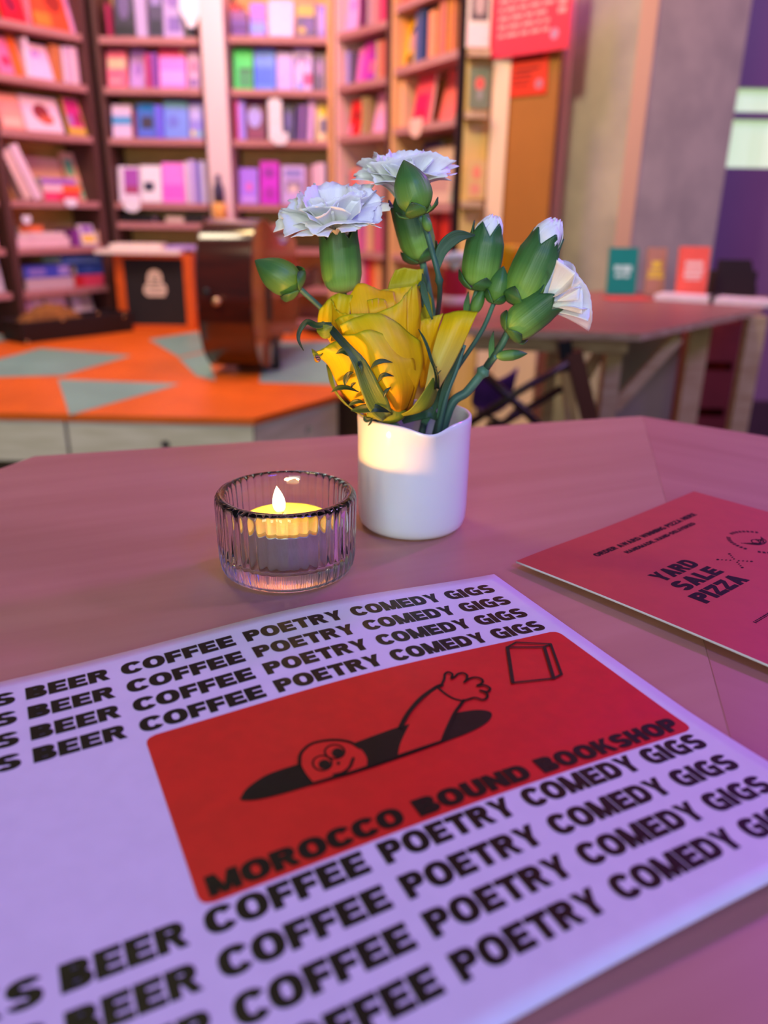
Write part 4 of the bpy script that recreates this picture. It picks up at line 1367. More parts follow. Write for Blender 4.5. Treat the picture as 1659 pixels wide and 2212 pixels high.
mb = MB(); mb.grid(lambda u, v: (q0.x + (q1.x - q0.x) * u, Ys + .1 + .06 * v + .02 * math.sin(PI * u), q0.z + (q1.z - q0.z) * (.2 + .8 * v) - .03 * math.sin(PI * u)), 12, 10, thick=.006)
mb.build('seat_cloth', mat('purple_cloth', (130, 60, 150), .8, scale=12, rgb2=(80, 40, 100)), stool)

# ================================================================== OUR TABLE
TT = 0.75
def table_ply(name, c1, c2, turn):
    m = mat(name, c1, 0.42, scale=5.0, stretch=(1.0, 9.0, 1), rgb2=c2, bump=0.04, detail=9, ramp=(.25, .75))
    for n in m.node_tree.nodes:
        if n.type == 'MAPPING':
            n.vector_type = 'TEXTURE'
            n.inputs['Scale'].default_value = (1.0, 1 / 9.0, 1)
            n.inputs['Rotation'].default_value = (0, 0, turn)
    return m


tab_m = table_ply('table_ply', (208, 152, 128), (192, 134, 110), math.radians(24))
tab_m2 = table_ply('table_ply_side', (202, 138, 122), (186, 120, 106), math.radians(-40))
e0, e1, e3, e4 = Vector((-.2225, .486)), Vector((-.2252, .4814)), Vector((.2065, .6157)), Vector((.2816, .559))
V = [Vector((-.2252, .4814)), Vector((.2065, .6157)), Vector((.566, .345)), Vector((.629, -.10)), Vector((.371, -.47)), Vector((-.07, -.55)), Vector((-.40, -.34)), Vector((-.379, .058))]
s1 = Vector((.1611, .4207)); s3 = Vector((.1084, .2031))
sd = (s3 - V[1]).normalized()
send = V[1] + sd * 1.02
table = thing('cafe_table', (.06, .05, 0), 'octagonal pink-stained plywood cafe table under the flyer and candle', 'table')
nrm2 = Vector((-sd.y, sd.x))
gapv = Vector((.0001, 0))
# the board is made of two leaves that meet along a straight joint
leafA = [V[0], V[7], V[6], send, V[1]]
leafB = [V[1] + gapv, send + gapv, V[4], V[3], V[2]]
for nm, lf, zt, tm in (('main_leaf', leafA, TT, tab_m), ('side_leaf', leafB, TT - .0003, tab_m2)):
    pts = [(p.x, p.y) for p in lf]
    ar = sum(pts[i][0] * pts[(i + 1) % len(pts)][1] - pts[(i + 1) % len(pts)][0] * pts[i][1] for i in range(len(pts)))
    if ar < 0:
        pts = pts[::-1]
    mb = MB(); mb.prism(pts, zt - .024, zt, 1, None, 0)
    o = mb.build(nm, [tm, ply_edge], table, bevel=.0003)
mb = MB(); mb.lathe([(.22, 0.0005), (.22, .02), (.05, .035), (.035, .06), (.035, .70), (.12, .7255), (1e-6, .7255)], 32, 0, Matrix.Translation((.06, .05, 0))); mb.build('pedestal', steel_dark, table)

# ================================================================== FLYER
FO = Vector((-0.039792, 0.134666)); FU = Vector((0.893489, 0.449085)); FN = Vector((-0.449085, 0.893489))


def fh(x, y):
    """how far the sheet stands off the table, mm"""
    t = min(max((y + 55) / 175.0, 0), 1)
    a = 2.3 + 2.4 * t * t
    h = 0.35 + a * math.exp(-((x - 72) / 66.0) ** 2)
    if x > 100 and y < 20:
        h += 0.0
    if x > 30 and y < 10:
        h += 4.2 * min(1, (x - 30) / 90) * min(1, (10 - y) / 62) ** 1.3
    return h


def fsurf(x, y, lift=0.0):
    p = FO + FU * (x / 1000) + FN * (y / 1000)
    return Vector((p.x, p.y, TT + (fh(x, y) + lift) / 1000))


def fpx(px, py):
    """photograph point -> flyer millimetres"""
    z = TT + .002
    for _ in range(6):
        p = onz(px, py, z)
        d = Vector((p.x, p.y)) - FO
        x, y = d.dot(FU) * 1000, d.dot(FN) * 1000
        z = TT + fh(x, y) / 1000
    return (x, y)


paper_m = mat('flyer_paper', (238, 234, 240), 0.45, scale=120, var=.02, bump=.04)
ink_m = mat('black_ink', (13, 10, 13), 0.40, scale=200, var=.2, bump=.10, spec=.3)
red_m = mat('red_ink', (224, 20, 20), 0.45, scale=160, var=.05, bump=.04)
X0, X1, Y0, Y1 = -86, 159.5, -54.5, 119.5
flyer = MB()
flyer.grid(lambda u, v: fsurf(X0 + (X1 - X0) * u, Y0 + (Y1 - Y0) * v, 0), 48, 36, 0, .00028)
flyer = flyer.build('flyer', paper_m)
tag(flyer, 'white flyer printed with black event words around a red panel', 'flyer')


def rrect(x0, y0, x1, y1, r, nx=40, ny=20):
    """rounded panel as a fan of strips so that it follows the bent sheet"""
    xs = [x0, x0 + r * .13, x0 + r * .4, x0 + r] + [x0 + r + (x1 - x0 - 2 * r) * i / nx for i in range(1, nx)] + [x1 - r, x1 - r * .4, x1 - r * .13, x1]

    def inset(x):
        d = min(x - x0, x1 - x)
        return 0 if d >= r else r - math.sqrt(max(0, r * r - (r - d) ** 2))
    out = []
    for a, b in zip(xs, xs[1:]):
        ia, ib = inset(a), inset(b)
        for j in range(ny):
            f, g = j / ny, (j + 1) / ny
            la, ha, lb, hb = y0 + ia, y1 - ia, y0 + ib, y1 - ib
            out.append([(a, la + (ha - la) * f), (b, lb + (hb - lb) * f), (b, lb + (hb - lb) * g), (a, la + (ha - la) * g)])
    return out


panel_o = ink(rrect(-0.8, -0.4, 153.2, 67.4, 3.2), fsurf, .22).build('red_panel', red_m, flyer)
words = [('BOOKS', -75.5, -34.6), ('BEER', -31.4, -5.2), ('COFFEE', -1.2, 38.6), ('POETRY', 42.6, 81.2), ('COMEDY', 85.2, 124.4), ('GIGS', 127.8, 150.6)]
polys = []
for base in (104.2, 92.7, 81.2, 69.9, -8.9, -20.4, -31.9, -43.6):
    for wd_, a, b in words:
        polys += text_polys(wd_, a, base, 7.3, b)
ink(polys, fsurf, .24).build('event_words', ink_m, flyer)
polys = text_polys('MOROCCO', 1.9, 1.2, 6.4, 53.4) + text_polys('BOUND', 57.4, 1.2, 6.4, 93.4) + text_polys('BOOKSHOP', 97.2, 1.2, 6.4, 150.4)
ink(polys, fsurf, .42).build('shop_name', ink_m, flyer)


def cpx(c):     # drawing picked on an enlarged crop
    return fpx(500 + c[0] / 2.242, 1360 + c[1] / 2.242)


hole = smooth2([cpx(c) for c in [(42, 825), (75, 775), (160, 715), (250, 680), (340, 652), (480, 600), (620, 545), (720, 508), (820, 474), (960, 440), (1100, 406), (1200, 394), (1258, 408), (1245, 448), (1170, 495), (1030, 550), (810, 630), (600, 700), (420, 750), (250, 800), (130, 828), (60, 832), (42, 825)]], 6)[:-1]
# the dark hole is bounded above by the gap between head and arm
drawing = MB()
logo_black, logo_red = [], []
logo_black += fill_polys(hole)
head = smooth2([cpx(c) for c in [(400, 750), (362, 705), (338, 655), (345, 605), (385, 568), (440, 550), (510, 545), (575, 556), (628, 588), (655, 630), (655, 672)]], 6)
arm = smooth2([cpx(c) for c in [(806, 616), (818, 560), (850, 490), (900, 400), (950, 330), (1000, 290)]], 6) + smooth2([cpx(c) for c in [(1000, 290), (1040, 322), (1110, 352)]], 5)[1:] + smooth2([cpx(c) for c in [(1110, 352), (1085, 400), (1055, 455), (1034, 510), (1020, 546)]], 6)[1:]
# red notch above the slit between the hand and the far end of the hole
notch = [cpx(c) for c in [(1095, 395), (1130, 404), (1180, 398), (1150, 360), (1110, 352)]]
logo_red += fill_polys(head) + fill_polys(arm)
hl = MB()
ink(logo_black, fsurf, .42).build('logo_hole', ink_m, flyer)
ink(logo_red, fsurf, .56).build('logo_figure', red_m, flyer)
lines = []
lines += stroke_polys(smooth2([cpx(c) for c in [(330, 662), (336, 610), (380, 566), (440, 548), (510, 543), (575, 554), (622, 582)]], 6), 1.0)
for ex, ey, rx, ry in ((440, 655, 46, 36), (500, 600, 48, 34)):
    lines += stroke_polys([cpx((ex + rx * math.cos(t * PI / 14), ey + ry * math.sin(t * PI / 14))) for t in range(29)], .55)
for ex, ey, rx, ry in ((451, 662, 29, 23), (515, 606, 29, 23), (518, 656, 9, 8)):
    lines += fill_polys([cpx((ex + rx * math.cos(t * PI / 12), ey + ry * math.sin(t * PI / 12))) for t in range(24)])
lines += stroke_polys(smooth2([cpx(c) for c in [(497, 712), (540, 701), (573, 674), (590, 632)]], 6), .95)
lines += stroke_polys(smooth2([cpx(c) for c in [(820, 478), (858, 410), (918, 340), (990, 288), (1018, 276)]], 6), 1.5)
lines += stroke_polys(smooth2([cpx(c) for c in [(1125, 350), (1105, 378), (1082, 410), (1048, 480), (1022, 545)]], 6), 1.15)
lines += stroke_polys(smooth2([cpx(c) for c in [(1000, 290), (1040, 322), (1075, 342), (1112, 352)]], 6), .9)
lines += stroke_polys(smooth2([cpx(c) for c in [(1014, 280), (1030, 248), (1034, 222), (1052, 213), (1070, 224), (1066, 243), (1082, 236), (1096, 222), (1120, 217), (1140, 228), (1138, 250), (1128, 262), (1150, 246), (1180, 238), (1210, 246), (1216, 264), (1190, 279), (1225, 276), (1252, 292), (1240, 308), (1204, 302), (1234, 314), (1238, 336), (1216, 347), (1180, 337), (1150, 344), (1120, 354)]], 5), .85)
lines += stroke_polys([cpx(c) for c in [(398, 752), (600, 692), (655, 673), (810, 618), (1022, 547)]], .8)
bk = {k: cpx(c) for k, c in dict(a=(1336, 92), b=(1362, 264), c=(1560, 243), d=(1514, 91), e=(1378, 68), f=(1545, 76), g=(1598, 224)).items()}
for a, b, w in (('a', 'b', 1.3), ('b', 'c', .8), ('c', 'd', 1.3), ('d', 'a', .8), ('a', 'e', .8), ('e', 'f', .8), ('f', 'd', .8), ('f', 'g', 1.0), ('g', 'c', .9)):
    lines += stroke_polys([bk[a], bk[b]], w)
ink(lines, fsurf, .66).build('logo_lines', ink_m, flyer)

# ================================================================== PIZZA CARD
PA_ = Vector((0.06000604, 0.32231066)); PX = Vector((0.74664177, 0.66522632)); PY = Vector((PX.y, -PX.x))


def csurf(x, y, lift=0.0):
    p = PA_ + PX * (x / 1000) + PY * (y / 1000)
    h = 0.8 + 3.0 * math.exp(-(x / 60.0) ** 2) * (0.75 + .25 * math.sin(y / 40.0))
    return Vector((p.x, p.y, TT + (h + lift) / 1000))


card = MB()
card.grid(lambda u, v: csurf(u * 160, (1 - v) * 226, 0), 30, 30, 0, .0009)
cardm = mat('card_red', (204, 70, 60), .5, scale=120, var=.03, bump=.03)
card = card.build('pizza_card', mat('card_stock', (240, 236, 236), .6))
tag(card, 'coral red pizza shop card lying beside the white flyer', 'card')


def mirror(polys):
    return [[(a, b) for a, b in p] for p in polys]


top_ = []
for i in range(30):
    for j in range(30):
        a, b, c, d = i * 160 / 30, (i + 1) * 160 / 30, j * 226 / 30, (j + 1) * 226 / 30
        top_.append([(a, c), (a, d), (b, d), (b, c)])
mb = MB()
for p in top_:
    mb.poly([csurf(x, y, .52) for x, y in p])
mb.build('printed_face', cardm, card)


def cink(polys, name, m_=None):
    mb = MB()
    for p in polys:
        # card text runs along x with its baseline towards +y, so flip y
        pts = [csurf(x, y, .60) for x, y in p]
        n = (pts[1] - pts[0]).cross(pts[2] - pts[0])
        mb.poly(pts if n.z > 0 else pts[::-1])
    return mb.build(name, m_ or mat('card_ink', (18, 10, 12), .6, spec=.2), card)


def ctext(t, x0, yb, cap, x1):
    return [[(a, yb - (b - yb)) for a, b in p] for p in text_polys(t, x0, yb, cap, x1)]


cink(ctext('ORDER AWARD WINNING PIZZA HERE', 33.5, 20.6, 3.3, 125.5), 'order_line')
cink(ctext('HANDMADE, HAND-DELIVERED', 48.5, 27.0, 2.7, 112.5), 'handmade_line')
cink(ctext('YARD', 32.6, 54.6, 8.2, 64.6) + ctext('SALE', 31.4, 65.4, 8.2, 65.4) + ctext('PIZZA', 27.0, 76.6, 8.4, 66.0), 'pizza_name')
bad = []
for t in range(40):      # round badge: ring of small letters with a winged mark inside
    if t % 10 in (8, 9):
        continue
    a = 2 * PI * t / 40
    bad.append([(113.5 + r * math.cos(a + o), 58.5 + r * math.sin(a + o)) for r, o in ((12.4, -.05), (14.4, -.05), (14.4, .05), (12.4, .05))])
for k in range(5):
    bad += stroke_polys(smooth2([(105.5 + k * 1.4, 54 + k * 1.0), (110 + k * .8, 60.5 - k * .2), (117 - k * .3, 61 - k * 1.2), (121 - k * .9, 56.5 + k * .6)], 5), .5)
bad += stroke_polys(ellipse_pts(113.5, 58.5, 3.0, 3.0, 16) + [(116.5, 58.5)], .6)
cink(bad, 'round_badge')
pe = []
for (xa, ya, xb, yb) in ((76.6, 56.5, 87.3, 67.4), (87.6, 56.7, 76.8, 68.0)):
    for k in range(9):
        f = k / 8
        if k == 4:
            continue
        pe += stroke_polys([(xa + (xb - xa) * f - .4, ya + (yb - ya) * f), (xa + (xb - xa) * f + .4, ya + (yb - ya) * f)], .7 if k not in (0, 8) else 1.1)
cink(pe, 'crossed_peels')
dots = []
x = 26.8
while x < 134:
    dots.append([(x, 95.6), (x + .8, 95.6), (x + .8, 97.0), (x, 97.0)]); x += 1.5
cink(dots, 'dotted_rule')

# ================================================================== GLASS HOLDER and TEALIGHT
HC = Vector((-0.0425, 0.318, TT))
glass = bpy.data.materials.new('clear_glass'); glass.use_nodes = True
gb_ = glass.node_tree.nodes['Principled BSDF']
gb_.inputs['Base Color'].default_value = (0.995, 0.998, 1.0, 1); gb_.inputs['Roughness'].default_value = 0.0
gb_.inputs['Transmission Weight'].default_value = 1.0; gb_.inputs['IOR'].default_value = 1.48
NR = 46
prof = [(.0001, .0004), (.022, .0004), (.0262, .0010), (.0284, .0026), (.0293, .0050), (.0297, .0085), (.0299, .014), (.0301, .020), (.0302, .026), (.0303, .031), (.0304, .0335), (.0302, .0355), (.0293, .0368), (.0278, .0371), (.0264, .0366), (.0256, .0352),
        (.0252, .031), (.0249, .024), (.0246, .016), (.0242, .0110), (.0232, .0088), (.021, .0078), (.010, .0075), (.0001, .0075)]


def ribs(r, z, ph, i):
    if 3 <= i <= 11:
        w = {3: .4, 4: .8, 5: 1, 10: .9, 11: .45}.get(i, 1)
        return r + .00055 * w * abs(math.cos(ph * NR / 2)) - .0003 * w
    if 16 <= i <= 18:
        return r
    return r


mb = MB(); mb.lathe(prof, NR * 8, 0, Matrix.Translation(HC), mod=ribs)
holder = mb.build('candle_holder', glass, origin=HC)
tag(holder, 'round ribbed clear glass tealight holder with a burning candle in it', 'candle holder')

tea = thing('tealight_candle', HC + Vector((0, 0, .0078)), 'burning tealight candle inside the ribbed glass holder', 'candle')
TL = Matrix.Translation(HC + Vector((0, 0, .0080)))
wax = bpy.data.materials.new('wax'); wax.use_nodes = True
wb = wax.node_tree.nodes['Principled BSDF']
wb.inputs['Base Color'].default_value = lin((250, 184, 92)); wb.inputs['Roughness'].default_value = .35  # white wax, the orange candle glow is put into its base colour
wb.inputs['Subsurface Weight'].default_value = 1.0; wb.inputs['Subsurface Radius'].default_value = (.012, .005, .0016); wb.inputs['Subsurface Scale'].default_value = 1.0
wn = wax.node_tree.nodes.new('ShaderNodeTexNoise'); wn.inputs['Scale'].default_value = 60; wbp = wax.node_tree.nodes.new('ShaderNodeBump'); wbp.inputs['Strength'].default_value = .05
wax.node_tree.links.new(wn.outputs['Fac'], wbp.inputs['Height']); wax.node_tree.links.new(wbp.outputs[0], wb.inputs['Normal'])
WZ = .0165
mb = MB(); mb.lathe([(1e-6, .0005), (.0186, .0005), (.0188, WZ + .0002), (.0180, WZ - .0002), (.012, WZ - .0008), (.004, WZ - .0010), (1e-6, WZ - .0010)], 72, 0, TL); mb.build('wax', wax, tea)
mb = MB(); mb.lathe([(1e-6, 0), (.0190, 0), (.0194, .0006), (.0194, WZ - .0016), (.0198, WZ - .0012), (.0196, WZ - .0008), (.0190, WZ - .0016), (.0190, .0012)], 72, 0, TL); mb.build('metal_cup', mat('aluminium', (214, 214, 222), .32, metal=.85, scale=40, var=.08, bump=.05), tea)
wk = HC + Vector((-.0018, 0, .0080 + WZ - .001))
mb = MB(); mb.tube([wk, wk + Vector((.0002, 0, .003)), wk + Vector((-.0006, -.0003, .0052)), wk + Vector((-.0016, -.0004, .0064))], [.0006, .0006, .0005, .0003], 8); mb.build('wick', mat('wick_char', (46, 28, 20), .8), tea)
fl = bpy.data.materials.new('flame'); fl.use_nodes = True
nt = fl.node_tree; nt.nodes.clear()
fo = nt.nodes.new('ShaderNodeOutputMaterial'); em = nt.nodes.new('ShaderNodeEmission'); at = nt.nodes.new('ShaderNodeAttribute'); at.attribute_name = 'along'
sx = nt.nodes.new('ShaderNodeSeparateXYZ'); rp = nt.nodes.new('ShaderNodeValToRGB'); tr = nt.nodes.new('ShaderNodeBsdfTransparent'); mx = nt.nodes.new('ShaderNodeMixShader'); r2 = nt.nodes.new('ShaderNodeValToRGB')
rp.color_ramp.elements[0].color = lin((255, 150, 30)); rp.color_ramp.elements[1].color = lin((255, 236, 170)); rp.color_ramp.elements[0].position = .12; rp.color_ramp.elements[1].position = .45
r2.color_ramp.elements[0].color = (.25, .25, .25, 1); r2.color_ramp.elements[1].color = (1, 1, 1, 1); r2.color_ramp.elements[0].position = .05; r2.color_ramp.elements[1].position = .35
em.inputs[1].default_value = 9.0
L = nt.links.new
L(at.outputs['Vector'], sx.inputs[0]); L(sx.outputs['Y'], rp.inputs[0]); L(sx.outputs['Y'], r2.inputs[0]); L(rp.outputs[0], em.inputs[0]); L(r2.outputs[0], mx.inputs[0]); L(tr.outputs[0], mx.inputs[1]); L(em.outputs[0], mx.inputs[2]); L(mx.outputs[0], fo.inputs[0])
fb = wk + Vector((-.0008, -.0002, .0030))
FT = [(1e-6, 0), (.0016, .0008), (.0025, .0026), (.0028, .0046), (.0025, .0070), (.0018, .0092), (.0009, .0112), (1e-6, .0128)]
mb = MB(); mb.lathe(FT, 24, 0, Matrix.Translation(fb) @ Matrix.Rotation(-.10, 4, 'Y')); flame = mb.build('flame', fl, tea)
pl = bpy.data.lights.new('candle_light', 'POINT'); pl.energy = .50; pl.color = (1.0, .43, .085); pl.shadow_soft_size = .0032
po = bpy.data.objects.new('candle_light', pl); COL.objects.link(po); po.location = fb + Vector((0, 0, .0098))

# ================================================================== VASE
VC = Vector((0.0142, 0.375, TT)); VH = .0585; VR = .0278
ceramic = mat('white_glaze', (238, 238, 238), .12, coat=.4, scale=14, var=.015, bump=.03)
spout_a = math.atan2(-.032, .0072)


def vmod(r, z, ph, i):
    d = (ph - spout_a + PI) % (2 * PI) - PI
    k = math.exp(-(d / .34) ** 2)
    t = max(0, (z - .040) / (VH - .040))
    return r + .0036 * k * t ** 2.2


mb = MB()
vp = [(1e-4, .0006), (.0225, .0006), (.0252, .0014), (.0268, .0036), (.0275, .007), (.0278, .014), (.0278, .026), (.0278, .038), (.0278, .046), (.0279, .052), (.0281, .056), (.0279, .0580), (.0272, .0587), (.0265, .0583), (.0260, .0570),
      (.0257, .052), (.0255, .046), (.0254, .030), (.0252, .012), (.023, .006), (.010, .005), (1e-4, .005)]
mb.lathe(vp, 96, 0, Matrix.Translation(VC), mod=vmod)
# the pouring lip dips a little
for k, p in enumerate(mb.v):
    x, y, z = p[0] - VC.x, p[1] - VC.y, p[2] - VC.z
    if z > .045:
        d = (math.atan2(y, x) - spout_a + PI) % (2 * PI) - PI
        mb.v[k] = (p[0], p[1], p[2] - .0030 * math.exp(-(d / .30) ** 2) * ((z - .045) / (VH - .045)))
vase = mb.build('cream_jug', ceramic, origin=VC)
tag(vase, 'small white ceramic jug with a pouring lip holding the flowers', 'jug')

# ================================================================== FLOWERS in the jug
YR = 0.362


def R3(cx, cy, d):
    """point picked on an enlarged view of the rose; d mm nearer than the jug's axis"""
    return ony(640 + cx / 3.95, 560 + cy / 3.95, YR - d / 1000.0)


rose_y = grad_mat('rose_petal', [(0.0, (246, 168, 6)), (0.35, (255, 208, 0)), (0.78, (255, 214, 0)), (0.94, (240, 214, 10)), (1.0, (200, 200, 26))], .5, .34, .07, (26, 2.0, 1), .25)
rose_p = grad_mat('rose_petal_pale', [(0.0, (222, 204, 130)), (0.4, (230, 214, 96)), (0.7, (252, 216, 8)), (1.0, (230, 216, 10))], .5, .3, .08, (20, 2.0, 1), .25)
rose_b = grad_mat('rose_petal_green', [(0.0, (150, 160, 30)), (0.5, (196, 190, 16)), (1.0, (206, 196, 20))], .5, .3, .08, (20, 2.0, 1), .25)
sep_m = grad_mat('rose_sepal', [(0.0, (128, 146, 46)), (0.3, (110, 122, 36)), (0.55, (66, 84, 34)), (0.8, (34, 54, 26)), (1.0, (28, 50, 24))], .42, .12, .22, (14, 3, 1), .5)
barb_m = grad_mat('sepal_barb', [(0.0, (50, 78, 40)), (1.0, (20, 42, 24))], .4, .1, .15)
guard_m = grad_mat('guard_petal', [(0.0, (176, 176, 40)), (0.5, (150, 158, 36)), (1.0, (110, 136, 34))], .5, .25, .14, (22, 2, 1), .3)
stem_m = grad_mat('carnation_stem', [(0.0, (40, 74, 66)), (0.6, (62, 104, 84)), (1.0, (84, 132, 104))], .5, 0, .1, (8, 12, 1), .1)
leaf_m = grad_mat('carnation_leaf', [(0.0, (70, 112, 84)), (0.5, (40, 82, 54)), (1.0, (28, 64, 40))], .45, .12, .1, (30, 2, 1), .3)
calyx_m = grad_mat('calyx', [(0.0, (186, 220, 110)), (0.22, (132, 178, 72)), (0.55, (74, 126, 58)), (1.0, (40, 86, 48))], .45, .1, .10, (70, 1.6, 1), .25)
bud_m = grad_mat('bud', [(0.0, (178, 208, 110)), (0.2, (118, 164, 66)), (0.6, (66, 116, 56)), (1.0, (60, 92, 58))], .45, .1, .10, (46, 2.5, 1), .3)
bract_m = grad_mat('bract', [(0.0, (110, 160, 74)), (0.5, (66, 116, 54)), (1.0, (24, 56, 32))], .42, .06, .1, (36, 2, 1), .2)
white_m = grad_mat('carnation_petal', [(0.0, (222, 226, 160)), (0.18, (244, 244, 228)), (0.5, (252, 252, 250)), (1.0, (252, 252, 254))], .55, .16, .02, (34, 2, 1), .3)


def patch(rows, mat_, name, parent, thick=.0005, nu=22, nv=22, ruffle=0.0):
    """petal from a net of picked points: rows run base to rim, columns across"""
    G = [[R3(*p) for p in r] for r in rows]

    def fn(u, v):
        q = crom([crom(r, u) for r in G], v)
        if ruffle:
            q = q + Vector((.25, -1, .35)) * ruffle * (v ** 5) * (math.sin(u * 19 + len(rows) * 2 + rows[0][0][0]) * .6 + math.sin(u * 37 + rows[0][0][1]) * .4)
        return q
    mb = MB(); mb.grid(fn, nu, nv, 0, thick)
    return mb.build(name, mat_, parent)


rose = thing('yellow_rose', (VC.x - .004, YR, TT + .012), 'large yellow rose with dark sepals leaning over the rim of the white jug', 'rose')
# stem and hip
hip = R3(770, 1330, 3)
mb = MB(); mb.tube([(VC.x + .006, VC.y + .002, TT + .012), (VC.x - .001, YR + .006, TT + .045), hip + Vector((.0005, .003, -.004))], [.0026, .0026, .0032], 12); mb.build('stem', stem_m, rose)
mb = MB(); mb.ball(hip + Vector((.001, .0, .002)), .0068, 24, 14, 0, None, (1.25, 1.0, .85)); mb.build('hip', guard_m, rose)
# heart of the bloom, wound petals
hc = R3(735, 820, -6)
mb = MB(); mb.ball(hc, .0205, 32, 20, 0, None, (.98, .86, 1.12)); mb.build('bud_core', rose_y, rose)
pet = []
pet.append(([[(780, 900, -16), (880, 900, -17), (980, 900, -18), (1090, 860, -18)], [(782, 330, -17), (880, 330, -19), (990, 320, -20), (1085, 280, -19)], [(792, 215, -19), (880, 200, -21), (1000, 190, -22), (1085, 160, -21)], [(845, 92, -20), (925, 72, -21), (1010, 86, -22), (1085, 82, -22)]], rose_b))
pet.append(([[(980, 900, -9), (1070, 900, -11), (1160, 860, -14)], [(1020, 560, -10), (1095, 560, -13), (1165, 540, -16)], [(1050, 260, -14), (1100, 255, -15), (1150, 330, -17)]], rose_b))
pet.append(([[(640, 1250, -8), (560, 1150, -10), (480, 1000, -12)], [(420, 900, -6), (330, 780, -8), (300, 700, -12)], [(430, 640, 2), (290, 620, -4), (190, 560, -9)], [(480, 310, -4), (330, 300, -6), (196, 430, -9)]], rose_y))
pet.append(([[(760, 560, -8), (860, 520, -8), (990, 480, -9)], [(740, 380, -9), (860, 330, -10), (1010, 330, -11)], [(720, 262, -11), (860, 244, -13), (1030, 222, -13)]], rose_y))
pet.append(([[(480, 620, 0), (600, 600, 1), (740, 590, 1), (860, 560, -2)], [(462, 430, -1), (580, 420, 0), (720, 400, 0), (850, 380, -2)], [(452, 330, -4), (545, 250, -5), (700, 290, -6), (838, 300, -7)], [(470, 300, -5), (540, 205, -8), (700, 258, -9), (842, 282, -10)]], rose_y))
pet.append(([[(640, 560, 3), (700, 560, 3), (780, 540, 2)], [(625, 440, 4), (690, 430, 4), (770, 410, 2)], [(606, 352, 0), (690, 336, -1), (772, 352, -2)]], rose_y))
pet.append(([[(520, 900, 2), (680, 900, 6), (820, 880, 7), (950, 860, 5)], [(420, 700, 4), (560, 680, 8), (700, 670, 9), (860, 640, 7)], [(330, 520, 2), (400, 480, 5), (545, 462, 7), (650, 470, 6)]], rose_y))
pet.append(([[(300, 700, -2), (380, 690, 3), (470, 680, 5)], [(310, 480, -4), (380, 510, 1), (450, 520, 4)], [(298, 335, -5), (350, 440, -1), (440, 470, 2)]], rose_y))
pet.append(([[(600, 900, 5), (720, 900, 9), (850, 880, 10), (960, 860, 6)], [(570, 680, 7), (700, 660, 10), (830, 640, 10), (945, 610, 7)], [(560, 560, 7), (700, 545, 10), (850, 490, 9), (942, 430, 5)], [(545, 468, 6), (655, 468, 8), (860, 380, 6), (938, 285, 1)]], rose_y))
pet.append(([[(880, 900, 4), (960, 900, 3), (1040, 880, 0), (1080, 840, -4)], [(925, 640, 6), (960, 610, 6), (1030, 560, 2), (1058, 520, -5)], [(932, 450, 4), (955, 430, 3), (1040, 440, -1), (1062, 420, -7)], [(940, 290, 0), (978, 245, -3), (1020, 214, -6), (1056, 295, -10)]], rose_y))
pet.append(([[(1060, 1100, 0), (1120, 1080, -2), (1170, 1040, -5)], [(1030, 800, 1), (1110, 790, -2), (1190, 770, -6)], [(1000, 620, 0), (1090, 610, -4), (1210, 600, -8)], [(972, 545, -3), (1080, 512, -7), (1255, 462, -10)]], rose_y))
pet.append(([[(1020, 1260, 5), (1090, 1240, 3), (1150, 1200, 0)], [(1090, 1130, 6), (1150, 1130, 6), (1212, 1110, 3)], [(1145, 860, 7), (1220, 900, 9), (1330, 910, 5)], [(1200, 650, 3), (1310, 680, 6), (1440, 690, 2)], [(1240, 540, -1), (1370, 520, 2), (1510, 530, 0)], [(1262, 470, -5), (1392, 440, -3), (1549, 452, -4)]], rose_p))
pet.append(([[(800, 1310, 0), (860, 1315, 2), (920, 1310, 2), (985, 1275, -1)], [(560, 1010, 8), (720, 1010, 15), (900, 1030, 18), (1040, 1060, 13), (1100, 1110, 4)][:4], [(470, 800, 9), (680, 800, 16), (880, 830, 17), (1085, 900, 6)], [(410, 660, 10), (600, 620, 15), (820, 640, 16), (1080, 800, 5)], [(372, 560, 12), (520, 492, 11), (740, 472, 12), (1060, 700, 4)]], rose_y))
pet.append(([[(600, 1345, 3), (650, 1350, 5), (710, 1340, 7), (790, 1310, 6)], [(390, 1140, 3), (470, 1150, 9), (570, 1130, 14), (700, 1090, 15)], [(285, 920, 3), (370, 930, 9), (470, 910, 14), (620, 860, 14)], [(195, 835, 6), (300, 800, 11), (400, 780, 13), (560, 740, 12)], [(140, 800, 9), (225, 765, 11), (320, 706, 10), (480, 655, 8)]], rose_y))
pet.append(([[(800, 1305, 4), (845, 1312, 7), (880, 1312, 7), (940, 1285, 4)], [(610, 1090, 15), (740, 1110, 20), (880, 1120, 21), (1010, 1080, 13)], [(480, 870, 14), (640, 890, 20), (820, 900, 22), (1010, 880, 12)], [(410, 720, 11), (560, 730, 18), (740, 750, 20), (960, 820, 11)], [(362, 650, 8), (500, 636, 17), (655, 606, 18), (930, 755, 10)]], rose_y))
for rws, m_ in pet:
    patch(rws, m_, 'petal', rose, ruffle=.0007 if m_ is rose_y else .0003)
